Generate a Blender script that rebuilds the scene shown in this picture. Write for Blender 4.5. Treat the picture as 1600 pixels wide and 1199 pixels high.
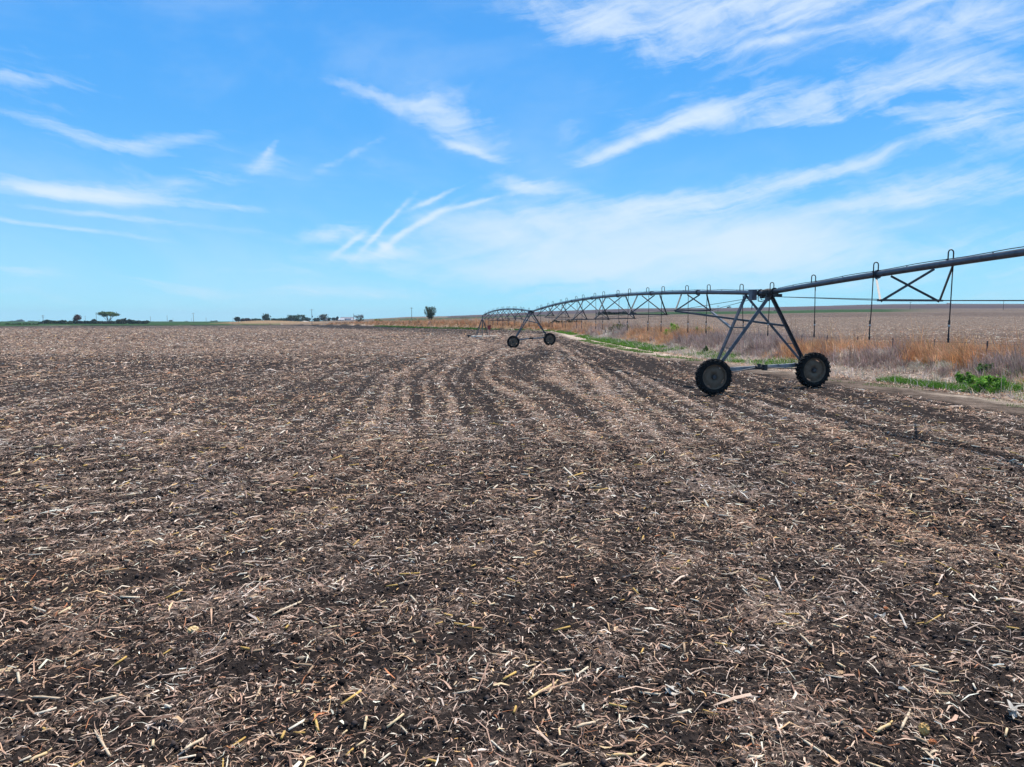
import bpy, bmesh, math, random
import numpy as np
from mathutils import Vector, Matrix
for o in list(bpy.data.objects): bpy.data.objects.remove(o, do_unlink=True)
scene = bpy.context.scene
C = scene.collection
RNG = np.random.default_rng(7)
R = math.radians

# ------------------------------------------------------------------ camera
CAM_H = 2.8
F = 1100.0            # focal length in pixels of the 1600 px wide photograph
CX, CY, HZ = 800.0, 599.5, 503.0
PITCH = math.atan((CY - HZ) / F)
cam = bpy.data.cameras.new("camera")
cam.sensor_width = 36.0
cam.lens = 36.0 * F / 1600.0
cam.clip_start = 0.1; cam.clip_end = 20000
camo = bpy.data.objects.new("camera", cam); C.objects.link(camo)
camo.location = (0, 0, CAM_H)
camo.rotation_euler = (math.pi/2 - PITCH, 0, 0)
scene.camera = camo
scene.render.resolution_x = 1024; scene.render.resolution_y = 767

def ray(px, py):
    u, v = px - CX, CY - py
    y = F*math.cos(PITCH) + v*math.sin(PITCH)
    z = -F*math.sin(PITCH) + v*math.cos(PITCH)
    return u/y, z/y
def at(px, py, Y):
    a, b = ray(px, py)
    return Vector((a*Y, Y, CAM_H + b*Y))

# ------------------------------------------------------------------ light
SUN_EL = R(63.0)
sun_h = Vector((0.34, 0.33)).normalized()          # horizontal direction towards the sun
sun_dir = Vector((sun_h.x*math.cos(SUN_EL), sun_h.y*math.cos(SUN_EL), math.sin(SUN_EL)))
sun = bpy.data.lights.new("sun", 'SUN'); sun.energy = 5.0; sun.angle = R(0.53); sun.color = (1.0, 0.935, 0.85)
suno = bpy.data.objects.new("sun", sun); C.objects.link(suno)
suno.rotation_euler = sun_dir.to_track_quat('Z', 'Y').to_euler()
suno.location = (0, 0, 60)

scene.view_settings.view_transform = 'Standard'
scene.view_settings.look = 'None'
scene.view_settings.exposure = 0.35
scene.view_settings.gamma = 1
scene.render.engine = 'CYCLES'

# ---- small node helpers
class NT:
    def __init__(s, tree): s.t = tree; s.n = tree.nodes; s.l = tree.links
    def new(s, typ, **kw):
        n = s.n.new(typ)
        for k, v in kw.items(): setattr(n, k, v)
        return n
    def put(s, sock, v):
        if isinstance(v, bpy.types.NodeSocket): s.l.new(v, sock)
        elif v is not None: sock.default_value = v
    def math(s, op, a, b=None, c=None, clamp=False):
        n = s.new('ShaderNodeMath', operation=op, use_clamp=clamp)
        s.put(n.inputs[0], a); s.put(n.inputs[1], b)
        if c is not None: s.put(n.inputs[2], c)
        return n.outputs[0]
    def vmath(s, op, a, b=None):
        n = s.new('ShaderNodeVectorMath', operation=op)
        s.put(n.inputs[0], a)
        if b is not None: s.put(n.inputs[1], b)
        return n.outputs[0]
    def noise(s, vec, scale, detail=4, rough=.55, dist=0.0):
        n = s.new('ShaderNodeTexNoise')
        s.put(n.inputs['Vector'], vec)
        n.inputs['Scale'].default_value = scale; n.inputs['Detail'].default_value = detail
        n.inputs['Roughness'].default_value = rough; n.inputs['Distortion'].default_value = dist
        return n.outputs['Fac']
    def mapr(s, v, a, b, c=0.0, d=1.0, kind='SMOOTHSTEP'):
        n = s.new('ShaderNodeMapRange', interpolation_type=kind)
        s.put(n.inputs['Value'], v); s.put(n.inputs['From Min'], a); s.put(n.inputs['From Max'], b)
        s.put(n.inputs['To Min'], c); s.put(n.inputs['To Max'], d)
        return n.outputs['Result']
    def mix(s, f, a, b, mode='MIX'):
        n = s.new('ShaderNodeMix', data_type='RGBA', blend_type=mode)
        s.put(n.inputs['Factor'], f); s.put(n.inputs['A'], a); s.put(n.inputs['B'], b)
        for k in (6, 7):
            pass
        return n.outputs['Result']
def mixrgb(nt, f, a, b, mode='MIX'):
    n = nt.new('ShaderNodeMix', data_type='RGBA', blend_type=mode)
    nt.put(n.inputs[0], f); nt.put(n.inputs[6], a); nt.put(n.inputs[7], b)
    return n.outputs[2]
def col(r, g, b): return (r, g, b, 1.0)

# ------------------------------------------------------------------ sky
world = bpy.data.worlds.new("World"); scene.world = world; world.use_nodes = True
wt = NT(world.node_tree); wt.n.clear()
sky = wt.new('ShaderNodeTexSky', sky_type='NISHITA', sun_disc=False)
sky.sun_elevation = SUN_EL
sky.sun_rotation = math.atan2(sun_h.x, sun_h.y)
sky.altitude = 500; sky.air_density = 1.0; sky.dust_density = 0.3; sky.ozone_density = 2.2
tc = wt.new('ShaderNodeTexCoord')
sep = wt.new('ShaderNodeSeparateXYZ'); wt.l.new(tc.outputs['Generated'], sep.inputs[0])
az = wt.math('ARCTAN2', sep.outputs[0], sep.outputs[1])
el = wt.math('ARCSINE', sep.outputs[2])
cmb = wt.new('ShaderNodeCombineXYZ'); wt.l.new(az, cmb.inputs[0]); wt.l.new(el, cmb.inputs[1])
AE = cmb.outputs[0]
# a slow warp so the cloud edges wander
wn = wt.new('ShaderNodeTexNoise'); wt.put(wn.inputs['Vector'], AE)
wn.inputs['Scale'].default_value = 7.0; wn.inputs['Detail'].default_value = 5; wn.inputs['Roughness'].default_value = .6
w0 = wt.vmath('SUBTRACT', wn.outputs['Color'], (0.5, 0.5, 0.5))
def azel(px, py):
    a, b = ray(px, py)
    return math.atan(a), math.atan2(b, math.sqrt(1 + a*a))
def stroke(px, py, hl, hw, ang, power, warp=0.05):
    A, E = azel(px, py)
    A2, E2 = azel(px + hl*math.cos(R(ang)), py - hl*math.sin(R(ang)))
    L = math.hypot(A2-A, E2-E); th = math.atan2(E2-E, A2-A)
    sc = wt.new('ShaderNodeVectorMath', operation='SCALE'); wt.put(sc.inputs[0], w0); sc.inputs['Scale'].default_value = warp
    p = wt.vmath('SUBTRACT', wt.vmath('ADD', AE, sc.outputs[0]), (A, E, 0))
    vr = wt.new('ShaderNodeVectorRotate', rotation_type='Z_AXIS'); wt.put(vr.inputs['Vector'], p)
    vr.inputs['Angle'].default_value = -th
    nrm = wt.vmath('MULTIPLY', vr.outputs[0], (1/L, 1150.0/hw, 0))
    dt = wt.new('ShaderNodeVectorMath', operation='DOT_PRODUCT'); wt.put(dt.inputs[0], nrm); wt.put(dt.inputs[1], nrm)
    return wt.math('MULTIPLY', wt.math('EXPONENT', wt.math('MULTIPLY', dt.outputs['Value'], -1.6)), power)
STR = [
 # px, py, half length, half width, angle, gathering power, warp
 (990, 402, 400, 68, 0, 1.9, .05), (1205, 374, 190, 40, 2, 1.6, .05), (820, 348, 230, 32, 4, .8, .07),
 (700, 420, 300, 28, -1, .5, .05), (585, 398, 90, 12, 3, 1.0, .03),
 (1200, 292, 270, 26, 13, 1.15, .05), (1010, 330, 220, 26, 9, .8, .06), (1340, 258, 90, 10, 18, .7, .04),
 (985, 224, 105, 11, 24, 1.7, .012), (1080, 187, 90, 14, 20, 1.35, .018), (1190, 168, 170, 30, 9, 1.15, .05), (1340, 158, 190, 20, 9, .8, .06),
 (1500, 112, 240, 28, 7, 1.1, .06), (1540, 185, 170, 48, 14, 1.3, .06), (1390, 178, 110, 18, 6, .9, .05), (1260, 192, 140, 10, 7, .7, .03),
 (1180, 10, 400, 46, 4, 1.45, .06), (960, 45, 200, 36, -10, 1.0, .06), (1230, 62, 110, 8, 10, 1.1, .03), (1500, 40, 240, 30, 8, .9, .05),
 (1480, 298, 260, 24, 9, 1.1, .05), (1380, 320, 200, 12, 4, .6, .04),
 (625, 152, 140, 17, -14, .85, .08), (695, 195, 110, 40, -24, .85, .09), (735, 236, 60, 8, -16, 1.1, .03),
 (835, 290, 100, 18, -8, .95, .06), (150, 306, 200, 12, -4, 1.45, .012), (90, 292, 200, 18, -3, .75, .03), (320, 284, 160, 22, 4, .55, .05),
 (160, 336, 260, 6, -6, .7, .008), (70, 352, 190, 5, -7, .75, .008), (40, 422, 85, 8, -6, .85, .012),
 (20, 126, 90, 12, -3, .8, .05), (110, 208, 190, 10, -12, .68, .025), (270, 218, 180, 12, 3, .5, .04), (40, 150, 160, 44, -8, .35, .05),
 (600, 356, 60, 5, 47, 1.25, .032), (680, 311, 60, 5, 26, 1.0, .03), (648, 358, 72, 6, 32, 1.4, .03), (732, 322, 62, 5, 14, 1.2, .024),
 (604, 385, 14, 7, -20, 1.6, .02), (548, 380, 34, 5, 38, 1.2, .02), (528, 362, 60, 16, 6, 1.1, .05),
 (434, 238, 36, 7, 42, .75, .05), (412, 268, 34, 11, 15, .68, .07), (450, 455, 300, 14, -2, .7, .03), (380, 328, 100, 8, -4, .7, .02),
 (560, 238, 110, 10, 28, .55, .05), (1480, 420, 330, 50, 3, .35, .05), (990, 175, 200, 70, 14, .30, .08),
]
tot = None
for i, s in enumerate(STR):
    v = stroke(*s)
    tot = v if tot is None else wt.math('ADD', tot, v)
    if i == 3: soft = tot
def fibres(ang, sx, sy, scale, off):
    vr = wt.new('ShaderNodeVectorRotate', rotation_type='Z_AXIS'); wt.put(vr.inputs['Vector'], AE); vr.inputs['Angle'].default_value = -R(ang)
    sc = wt.new('ShaderNodeVectorMath', operation='SCALE'); wt.put(sc.inputs[0], w0); sc.inputs['Scale'].default_value = .035
    p = wt.vmath('ADD', vr.outputs[0], sc.outputs[0])
    return wt.noise(wt.vmath('ADD', wt.vmath('MULTIPLY', p, (sx, sy, 1)), (off, off*.7, off)), scale, 9, .66, .5)
fl = fibres(-6, 1.0, 7.0, 4.6, 3.0); fr = fibres(12, 1.0, 6.0, 5.6, 7.0); fm = fibres(-18, 1.0, 2.4, 11.0, 11.0)
side = wt.mapr(az, R(-14), R(2))
N1 = wt.new('ShaderNodeMix', data_type='FLOAT'); wt.put(N1.inputs[0], side); wt.put(N1.inputs[2], fl); wt.put(N1.inputs[3], fr)
Nf = wt.math('ADD', wt.math('MULTIPLY', N1.outputs[0], .68), wt.math('MULTIPLY', fm, .32))
v = wt.math('ADD', wt.math('MULTIPLY', tot, .88), wt.math('MULTIPLY', wt.math('SUBTRACT', Nf, .5), wt.math('ADD', 2.7, wt.math('SUBTRACT', wt.math('MULTIPLY', tot, 2.6), wt.math('MULTIPLY', soft, 2.2)))))
v = wt.math('MAXIMUM', wt.math('SUBTRACT', v, .21), 0.0)
dens = wt.math('POWER', v, 1.35)
opac = wt.math('SUBTRACT', 1.0, wt.math('EXPONENT', wt.math('MULTIPLY', dens, -.95)))
opac = wt.math('MULTIPLY', opac, .92)
# clear blue air that pales towards the horizon, over the physical sky; unseen overhead part greyed to cut blue ambient
ramp = wt.new('ShaderNodeValToRGB'); cr = ramp.color_ramp; cr.interpolation = 'B_SPLINE'
wt.put(ramp.inputs[0], wt.mapr(el, 0.0, R(90), 0.0, 1.0, 'LINEAR'))
stops = [(0.0, (3.7, 8.6, 10.0)), (.022, (3.3, 7.8, 10.0)), (.075, (1.9, 5.9, 9.9)), (.16, (.88, 4.2, 9.6)), (.28, (.55, 3.45, 9.2)), (.42, (1.9, 3.4, 5.6)), (1.0, (2.7, 3.4, 4.5))]
while len(cr.elements) < len(stops): cr.elements.new(.5)
for e_, (p_, c_) in zip(cr.elements, stops): e_.position = p_; e_.color = tuple(v_/10 for v_ in c_)+(1,)
rm = wt.new('ShaderNodeVectorMath', operation='SCALE'); wt.put(rm.inputs[0], ramp.outputs[0]); rm.inputs['Scale'].default_value = 10
skyc = mixrgb(wt, .92, sky.outputs['Color'], rm.outputs[0])
veil = wt.mapr(wt.noise(wt.vmath('MULTIPLY', AE, (1.0, 2.6, 1)), 2.3, 6, .6, .4), .42, .74, 0.0, .26)
skyc = mixrgb(wt, veil, skyc, col(6.5, 8.0, 9.6))
clouds = mixrgb(wt, opac, skyc, col(7.4, 8.5, 9.6))
bg = wt.new('ShaderNodeBackground'); bg.inputs['Strength'].default_value = 0.085
wt.l.new(clouds, bg.inputs['Color'])
wo = wt.new('ShaderNodeOutputWorld'); wt.l.new(bg.outputs[0], wo.inputs['Surface'])
world.cycles.sampling_method = 'MANUAL'; world.cycles.sample_map_resolution = 512

# ------------------------------------------------------------------ object helpers
def tag(o, label=None, cat=None, group=None, kind=None):
    if label: o['label'] = label
    if cat: o['category'] = cat
    if group: o['group'] = group
    if kind: o['kind'] = kind
    return o
def empty(name, loc=(0, 0, 0), rz=0.0, parent=None):
    o = bpy.data.objects.new(name, None); C.objects.link(o)
    o.location = loc; o.rotation_euler = (0, 0, rz); o.empty_display_size = .3
    if parent: o.parent = parent
    return o
def mesh_np(name, V, Q, mat, parent=None, cols=None, smooth=False, attrs=None):
    """V (n,3) verts, Q (m,k) faces, one k for all"""
    V = np.ascontiguousarray(V, dtype=np.float32); Q = np.ascontiguousarray(Q, dtype=np.int32)
    me = bpy.data.meshes.new(name)
    m, k = Q.shape
    me.vertices.add(len(V)); me.vertices.foreach_set('co', V.ravel())
    me.loops.add(m*k); me.loops.foreach_set('vertex_index', Q.ravel())
    me.polygons.add(m); me.polygons.foreach_set('loop_start', np.arange(0, m*k, k, dtype=np.int32))
    if smooth: me.polygons.foreach_set('use_smooth', np.ones(m, dtype=bool))
    me.update(calc_edges=True)
    if cols is not None:
        a = me.color_attributes.new('tint', 'FLOAT_COLOR', 'POINT')
        cc = np.ones((len(V), 4), np.float32); cc[:, :cols.shape[1]] = cols
        a.data.foreach_set('color', cc.ravel())
    if attrs:
        for nme, arr in attrs.items():
            a = me.attributes.new(nme, 'FLOAT', 'POINT'); a.data.foreach_set('value', arr.astype(np.float32))
    me.materials.append(mat)
    o = bpy.data.objects.new(name, me); C.objects.link(o)
    if parent: o.parent = parent
    return o

class MB:
    def __init__(s): s.v = []; s.f = []
    def _frame(s, d):
        d = d.normalized(); a = Vector((0, 0, 1)) if abs(d.z) < .95 else Vector((0, 1, 0))
        x = d.cross(a).normalized(); return x, d.cross(x).normalized()
    def tube(s, pts, r, n=8, cap=True):
        pts = [Vector(p) for p in pts]; rs = r if isinstance(r, (list, tuple)) else [r]*len(pts)
        b0 = len(s.v); X = None
        for i, p in enumerate(pts):
            d = (pts[min(i+1, len(pts)-1)] - pts[max(i-1, 0)])
            if X is None: X, Y = s._frame(d)
            else:
                d.normalize(); X = (X - d*X.dot(d)).normalized(); Y = d.cross(X)
            for k in range(n):
                a = 2*math.pi*k/n
                s.v.append(p + X*math.cos(a)*rs[i] + Y*math.sin(a)*rs[i])
        for i in range(len(pts)-1):
            for k in range(n):
                a = b0+i*n+k; b = b0+i*n+(k+1) % n
                s.f.append((a, b, b+n, a+n))
        if cap:
            s.f.append(tuple(b0+k for k in range(n))[::-1]); e = b0+(len(pts)-1)*n
            s.f.append(tuple(e+k for k in range(n)))
        return s
    def box(s, c, size, X=None, Y=None, Z=None):
        c = Vector(c); X = Vector(X or (1, 0, 0)); Y = Vector(Y or (0, 1, 0)); Z = Vector(Z) if Z else X.cross(Y)
        b = len(s.v)
        for i in (-1, 1):
            for j in (-1, 1):
                for k in (-1, 1):
                    s.v.append(c + X*i*size[0]/2 + Y*j*size[1]/2 + Z*k*size[2]/2)
        for q in ((0, 1, 3, 2), (4, 6, 7, 5), (0, 4, 5, 1), (2, 3, 7, 6), (0, 2, 6, 4), (1, 5, 7, 3)):
            s.f.append(tuple(b+t for t in q))
        return s
    def bar(s, p, q, w, h, up=(0, 0, 1)):
        p, q = Vector(p), Vector(q); d = (q-p); L = d.length; d.normalize()
        X = d.cross(Vector(up))
        if X.length < 1e-3: X = d.cross(Vector((0, 1, 0)))
        X.normalize(); Z = X.cross(d).normalized()
        return s.box((p+q)/2, (w, L, h), X, d, Z)
    def angle(s, p, q, w, t=.008, up=(0, 0, 1)):
        """an L section: two thin flanges"""
        p, q = Vector(p), Vector(q); d = (q-p).normalized()
        X = d.cross(Vector(up))
        if X.length < 1e-3: X = d.cross(Vector((0, 1, 0)))
        X.normalize(); Z = X.cross(d).normalized()
        s.bar(p, q, w, t, up)
        s.bar(p + X*(w/2-t/2) - Z*(w/2+t/2), q + X*(w/2-t/2) - Z*(w/2+t/2), t, w, up)
        return s
    def lathe(s, prof, c, axis, n=32):
        """prof: list of (radius, offset along axis)"""
        c = Vector(c); A = Vector(axis).normalized(); X, Y = s._frame(A); b = len(s.v); m = len(prof)
        for r, h in prof:
            for k in range(n):
                a = 2*math.pi*k/n
                s.v.append(c + A*h + (X*math.cos(a) + Y*math.sin(a))*r)
        for i in range(m-1):
            for k in range(n):
                a = b+i*n+k; q = b+i*n+(k+1) % n
                s.f.append((a, q, q+n, a+n))
        return s
    def build(s, name, mat, parent=None, smooth=False, origin=None):
        me = bpy.data.meshes.new(name)
        me.from_pydata([tuple(v) for v in s.v], [], s.f); me.update()
        bm = bmesh.new(); bm.from_mesh(me); bmesh.ops.recalc_face_normals(bm, faces=bm.faces); bm.to_mesh(me); bm.free()
        if smooth:
            for p in me.polygons: p.use_smooth = len(p.vertices) == 4
        me.materials.append(mat)
        o = bpy.data.objects.new(name, me); C.objects.link(o)
        if parent: o.parent = parent
        return o

# ------------------------------------------------------------------ noise in numpy
def hash2(ix, iy, seed):
    h = (ix.astype(np.int64)*374761393 + iy.astype(np.int64)*668265263 + seed*1442695041) & 0xffffffff
    h = ((h ^ (h >> 13))*1274126177) & 0xffffffff
    return ((h ^ (h >> 16)) & 0xffffff)/float(0xffffff)
def vnoise(x, y, s, seed=0):
    x = x/s + 1000.3; y = y/s + 1000.7
    ix = np.floor(x); iy = np.floor(y); fx = x-ix; fy = y-iy
    fx = fx*fx*(3-2*fx); fy = fy*fy*(3-2*fy)
    a = hash2(ix, iy, seed); b = hash2(ix+1, iy, seed); c = hash2(ix, iy+1, seed); d = hash2(ix+1, iy+1, seed)
    return (a*(1-fx)+b*fx)*(1-fy) + (c*(1-fx)+d*fx)*fy
def fbm(x, y, s, o=4, seed=0):
    t = 0; a = .5; w = 0
    for i in range(o):
        t = t + a*vnoise(x, y, s/2**i, seed+i*17); w += a; a *= .55
    return t/w
def sst(x, a, b):
    t = np.clip((x-a)/(b-a), 0, 1); return t*t*(3-2*t)

# ------------------------------------------------------------------ terrain
EDGE = np.array([(16.0, -60), (15.2, 0), (14.4, 15), (14.0, 19.3), (13.7, 21.5), (13.5, 24.7), (12.9, 28.7), (12.0, 34.6), (11.06, 42.4),
                 (10.3, 50), (9.6, 60), (9.2, 73), (8.7, 95), (8.7, 118), (9.0, 150), (8.4, 185), (5.5, 205), (-1, 219), (-12.6, 234), (-24, 268),
                 (-46, 314), (-108, 497), (-169, 581), (-201, 600), (-226, 545), (-267, 489), (-320, 440), (-420, 400), (-1500, 250), (-5000, 100)], float)
EUP = EDGE[:24]       # the part where y grows
def edge_dist(x, y):
    """signed distance right of / beyond the field edge, and the y of the nearest point of the edge"""
    best = np.full(x.shape, 1e18); sg = np.zeros(x.shape); yy = np.zeros(x.shape)
    for (ax, ay), (bx, by) in zip(EDGE[:-1], EDGE[1:]):
        dx, dy = bx-ax, by-ay; L2 = dx*dx+dy*dy
        t = np.clip(((x-ax)*dx+(y-ay)*dy)/L2, 0, 1)
        qx = x-(ax+t*dx); qy = y-(ay+t*dy); d = qx*qx+qy*qy
        s = np.sign(dy*(x-ax)-dx*(y-ay))
        m = d < best
        best = np.where(m, d, best); sg = np.where(m, s, sg); yy = np.where(m, ay+t*dy, yy)
    return np.sqrt(best)*np.where(sg == 0, 1, sg), yy
RP = np.array([(-3000, 502.5), (480, 502), (560, 500), (640, 496), (700, 495), (760, 493), (860, 487.5), (1000, 483), (1100, 482), (1200, 481),
               (1300, 478), (1400, 476), (1600, 476), (2200, 474), (6000, 474)], float)
PX0, PY0, SPAN = 9.79, 27.3, 51.8
D = Vector((-.147, .989, 0)).normalized(); N = Vector((D.y, -D.x, 0))
def height(x, y, fine=False):
    x = np.asarray(x, float); y = np.asarray(y, float)
    e, ye = edge_dist(x, y)
    yc = np.maximum(y, 1.0)
    px = CX + F*np.clip(x/yc, -6, 6)
    zr = CAM_H + (HZ - np.interp(px, RP[:, 0], RP[:, 1]))*1500/F
    g = np.interp(yc, [0, 100, 200, 300, 450, 800, 1000, 1500, 1800, 2600, 6000], [0, .01, .04, .09, .19, .38, .53, 1, .9, .3, 0])
    und = (fbm(x, y, 260, 3, 5)-.5)*3.0*sst(y, 300, 900)
    # field: nearly level, a little higher on its right side
    s = (x-PX0)*N.x + (y-PY0)*N.y
    z = .22*sst(s, -2.2, 2.2)*sst(-e, -3, 3) + .22*sst(e, -3, 3)
    z = z - .14*np.exp(-((y-78)/16)**2)*sst(-e, 0, 12)
    z = z + (fbm(x, y, 18, 2, 9)-.5)*.10*sst(y, 14, 45)*sst(-e, -5, 20)
    right = sst(px, 420, 600)
    bank = (.62 + 1.3*sst(ye, 150, 300))*sst(e, 3.2, 7.0)*right
    bank = bank + .35*sst(e, 3.5, 12)*right*(fbm(x, y, 14, 2, 31)-.35)
    mound = 3.3*np.exp(-((x+222)/42)**2)*np.exp(-((y-655)/24)**2)
    far = np.maximum(zr-1.1, 0)*g*sst(e, 8, 60) + und*sst(e, 20, 200)
    z = z + bank + far + mound
    if fine:
        z = z - .075*shadow_furrow(x, y)
        near = 1-sst(y, 30, 90)
        rr = rows(x, y)
        z = z + .016*(rr)*(1-sst(y, 60, 140))*(e < 0)
        c1 = fbm(x, y, .45, 3, 41)-.5
        c2 = fbm(x, y, .12, 3, 43); c2 = np.abs(c2-.5)*-2+.35
        c3 = vnoise(x, y, .045, 47)-.5
        c4 = vnoise(x, y, .024, 49)-.5
        z = z + near*(e < .5)*(.05*c1 + .045*c2*(1-sst(y, 14, 36)) + .028*c3*(1-sst(y, 9, 20)) + .014*c4*(1-sst(y, 5, 9)))
    return z
SHADOW_LINE = np.array([(-2, 12.4), (5, 11.4), (14, 10.25), (19.4, 9.5), (24.8, 8.75), (30.2, 8.1), (35.4, 7.35), (60, 4.6), (90, 2.0)])
def shadow_furrow(x, y):
    """a shallow furrow added along the shadow line of the pipe to darken it"""
    d = x - np.interp(y, SHADOW_LINE[:, 0], SHADOW_LINE[:, 1]) - .10*(fbm(y*.9, y*0, 3, 2, 67)-.5)
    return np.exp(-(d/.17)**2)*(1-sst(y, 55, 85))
def rows(x, y):
    """-1..1: the old crop rows, which swing round to the left close by"""
    lw = 1-sst(x, -1.5, 5.0)
    c = np.interp(y, [15.8, 22.5, 35, 50, 73, 130, 400], [0, -.9, -2.6, -2.9, -1.9, 4, 60])*lw + np.interp(y, [15.8, 26, 54, 120, 400], [0, .4, 1.5, 1.0, -20])*(1-lw)
    k = .30 + .70*(1-sst(x, -4, 3))
    up = x - c + 10.4
    dn = np.sqrt((x+10.4)**2 + k*(y-15.8)**2)
    s = np.where(y > 15.8, up, dn)
    s = s + .35*(fbm(x, y, 6, 2, 61)-.5)
    m = fbm(x, y, 5, 2, 63)
    return (.5+.9*fbm(x, y, 3, 2, 65))*np.sin(s*2*math.pi/.76) + (1.3*m)*np.sin(s*2*math.pi/2.28+1.1) + .35*np.sin(s*2*math.pi/6.1)
def cover(x, y, e):
    """share of the soil hidden by corn residue, 0..1"""
    base = np.interp(y, [4, 7, 10, 14, 22, 30, 50, 75, 200], [.46, .47, .52, .53, .44, .38, .46, .56, .60])
    amp = (1-.45*sst(-x, 2, 9))*(.065+.14*sst(y, 11, 24)*(1-sst(y, 65, 130)))*(.5+1.0*fbm(x, y, 7, 2, 75))*(1-.5*sst(y, 90, 160))*np.clip(1-sst(-x, 9, 20)*.7, 0, 1)
    c = base + amp*rows(x, y) + .11*(fbm(x, y, 3.2, 3, 71)-.5) + .55*(fbm(x, y, .42, 3, 73)-.5)
    # horizontal streaks of tillage in the left part
    c = c + .22*(fbm(x*.16, y, 1.3, 3, 77)-.5)*sst(-x, 1, 9)
    c = c - .34*np.exp(-((e+2.0)/1.3)**2)*sst(y, 12, 30) - .30*sst(y, 130, 200)*sst(e, -38, -26)*(e < 0)
    c = c - .07*np.exp(-((y-31)/9)**2)*(1-sst(x, -2, 6))
    c = c - .55*shadow_furrow(x, y)  # residue thinned along the pipe's shadow line, so the shade reads darker
    return np.clip(c, .02, .97)

# --- materials for ground
def new_mat(name):
    m = bpy.data.materials.new(name); m.use_nodes = True
    nt = NT(m.node_tree); b = nt.n['Principled BSDF']
    return m, nt, b
def ground_mat():
    m, nt, b = new_mat('soil_and_residue')
    geo = nt.new('ShaderNodeNewGeometry'); P = geo.outputs['Position']
    at_c = nt.new('ShaderNodeAttribute', attribute_name='cov').outputs['Fac']
    at_w = nt.new('ShaderNodeAttribute', attribute_name='own').outputs['Fac']
    at_t = nt.new('ShaderNodeAttribute', attribute_name='tint').outputs['Color']
    n1 = nt.noise(P, 34, 6, .7); n2 = nt.noise(P, 7, 5, .7); n3 = nt.noise(P, 1.6, 4, .6); n4 = nt.noise(P, .35, 4, .6)
    soil = mixrgb(nt, nt.mapr(n2, .3, .7), col(.015, .012, .0115), col(.048, .038, .035))
    # flecks: fine noise against the cover
    f = nt.math('ADD', nt.math('MULTIPLY', n1, .5), nt.math('MULTIPLY', n2, .3))
    f = nt.math('ADD', f, nt.math('MULTIPLY', n3, .2))
    wide = nt.noise(P, 1.1, 12, .84)
    f = nt.math('ADD', nt.math('MULTIPLY', f, .55), nt.math('MULTIPLY', wide, .45))
    thr = nt.math('MULTIPLY_ADD', at_c, -.32, .645)
    mask = nt.mapr(f, thr, nt.math('ADD', thr, .05))
    straw = mixrgb(nt, nt.mapr(nt.noise(P, 19, 3, .6), .35, .65), col(.075, .055, .046), col(.24, .18, .15))
    field = mixrgb(nt, nt.math('MULTIPLY', mask, .85), soil, straw)
    # other ground: its own colour broken up
    k = nt.mapr(nt.math('ADD', nt.math('MULTIPLY', n1, .35), nt.math('ADD', nt.math('MULTIPLY', n2, .35), nt.math('MULTIPLY', n3, .3))), .34, .66, .45, 1.5, 'LINEAR')
    own = mixrgb(nt, 1.0, at_t, k, 'MULTIPLY')
    nn = nt.noise(P, .9, 6, .85)
    own = mixrgb(nt, 1.0, own, nt.mapr(nn, .38, .62, .45, 1.65, 'LINEAR'), 'MULTIPLY')
    k2 = nt.mapr(n4, .3, .7, .85, 1.15, 'LINEAR')
    base = mixrgb(nt, at_w, field, own)
    base = mixrgb(nt, 1.0, base, k2, 'MULTIPLY')
    nt.put(b.inputs['Base Color'], base)
    b.inputs['Roughness'].default_value = 1.0
    b.inputs['Specular IOR Level'].default_value = .04
    bp = nt.new('ShaderNodeBump'); bp.inputs['Strength'].default_value = .9; bp.inputs['Distance'].default_value = .03
    nt.put(bp.inputs['Height'], nt.math('ADD', n1, nt.math('MULTIPLY', n2, 2.0)))
    nt.l.new(bp.outputs[0], b.inputs['Normal'])
    return m
M_ground = ground_mat()
def tint_mat(name, rough=.8, trans=.0, nscale=60, spec=.3):
    m, nt, b = new_mat(name)
    t = nt.new('ShaderNodeAttribute', attribute_name='tint').outputs['Color']
    geo = nt.new('ShaderNodeNewGeometry')
    n = nt.noise(geo.outputs['Position'], nscale, 3, .6)
    c = mixrgb(nt, 1.0, t, nt.mapr(n, .3, .7, .72, 1.22, 'LINEAR'), 'MULTIPLY')
    nt.put(b.inputs['Base Color'], c)
    b.inputs['Roughness'].default_value = rough; b.inputs['Specular IOR Level'].default_value = spec
    if trans > 0:
        tr = nt.new('ShaderNodeBsdfTranslucent'); nt.put(tr.inputs['Color'], c)
        mx = nt.new('ShaderNodeMixShader'); mx.inputs[0].default_value = trans
        nt.l.new(b.outputs[0], mx.inputs[1]); nt.l.new(tr.outputs[0], mx.inputs[2])
        nt.l.new(mx.outputs[0], nt.n['Material Output'].inputs['Surface'])
    return m

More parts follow.
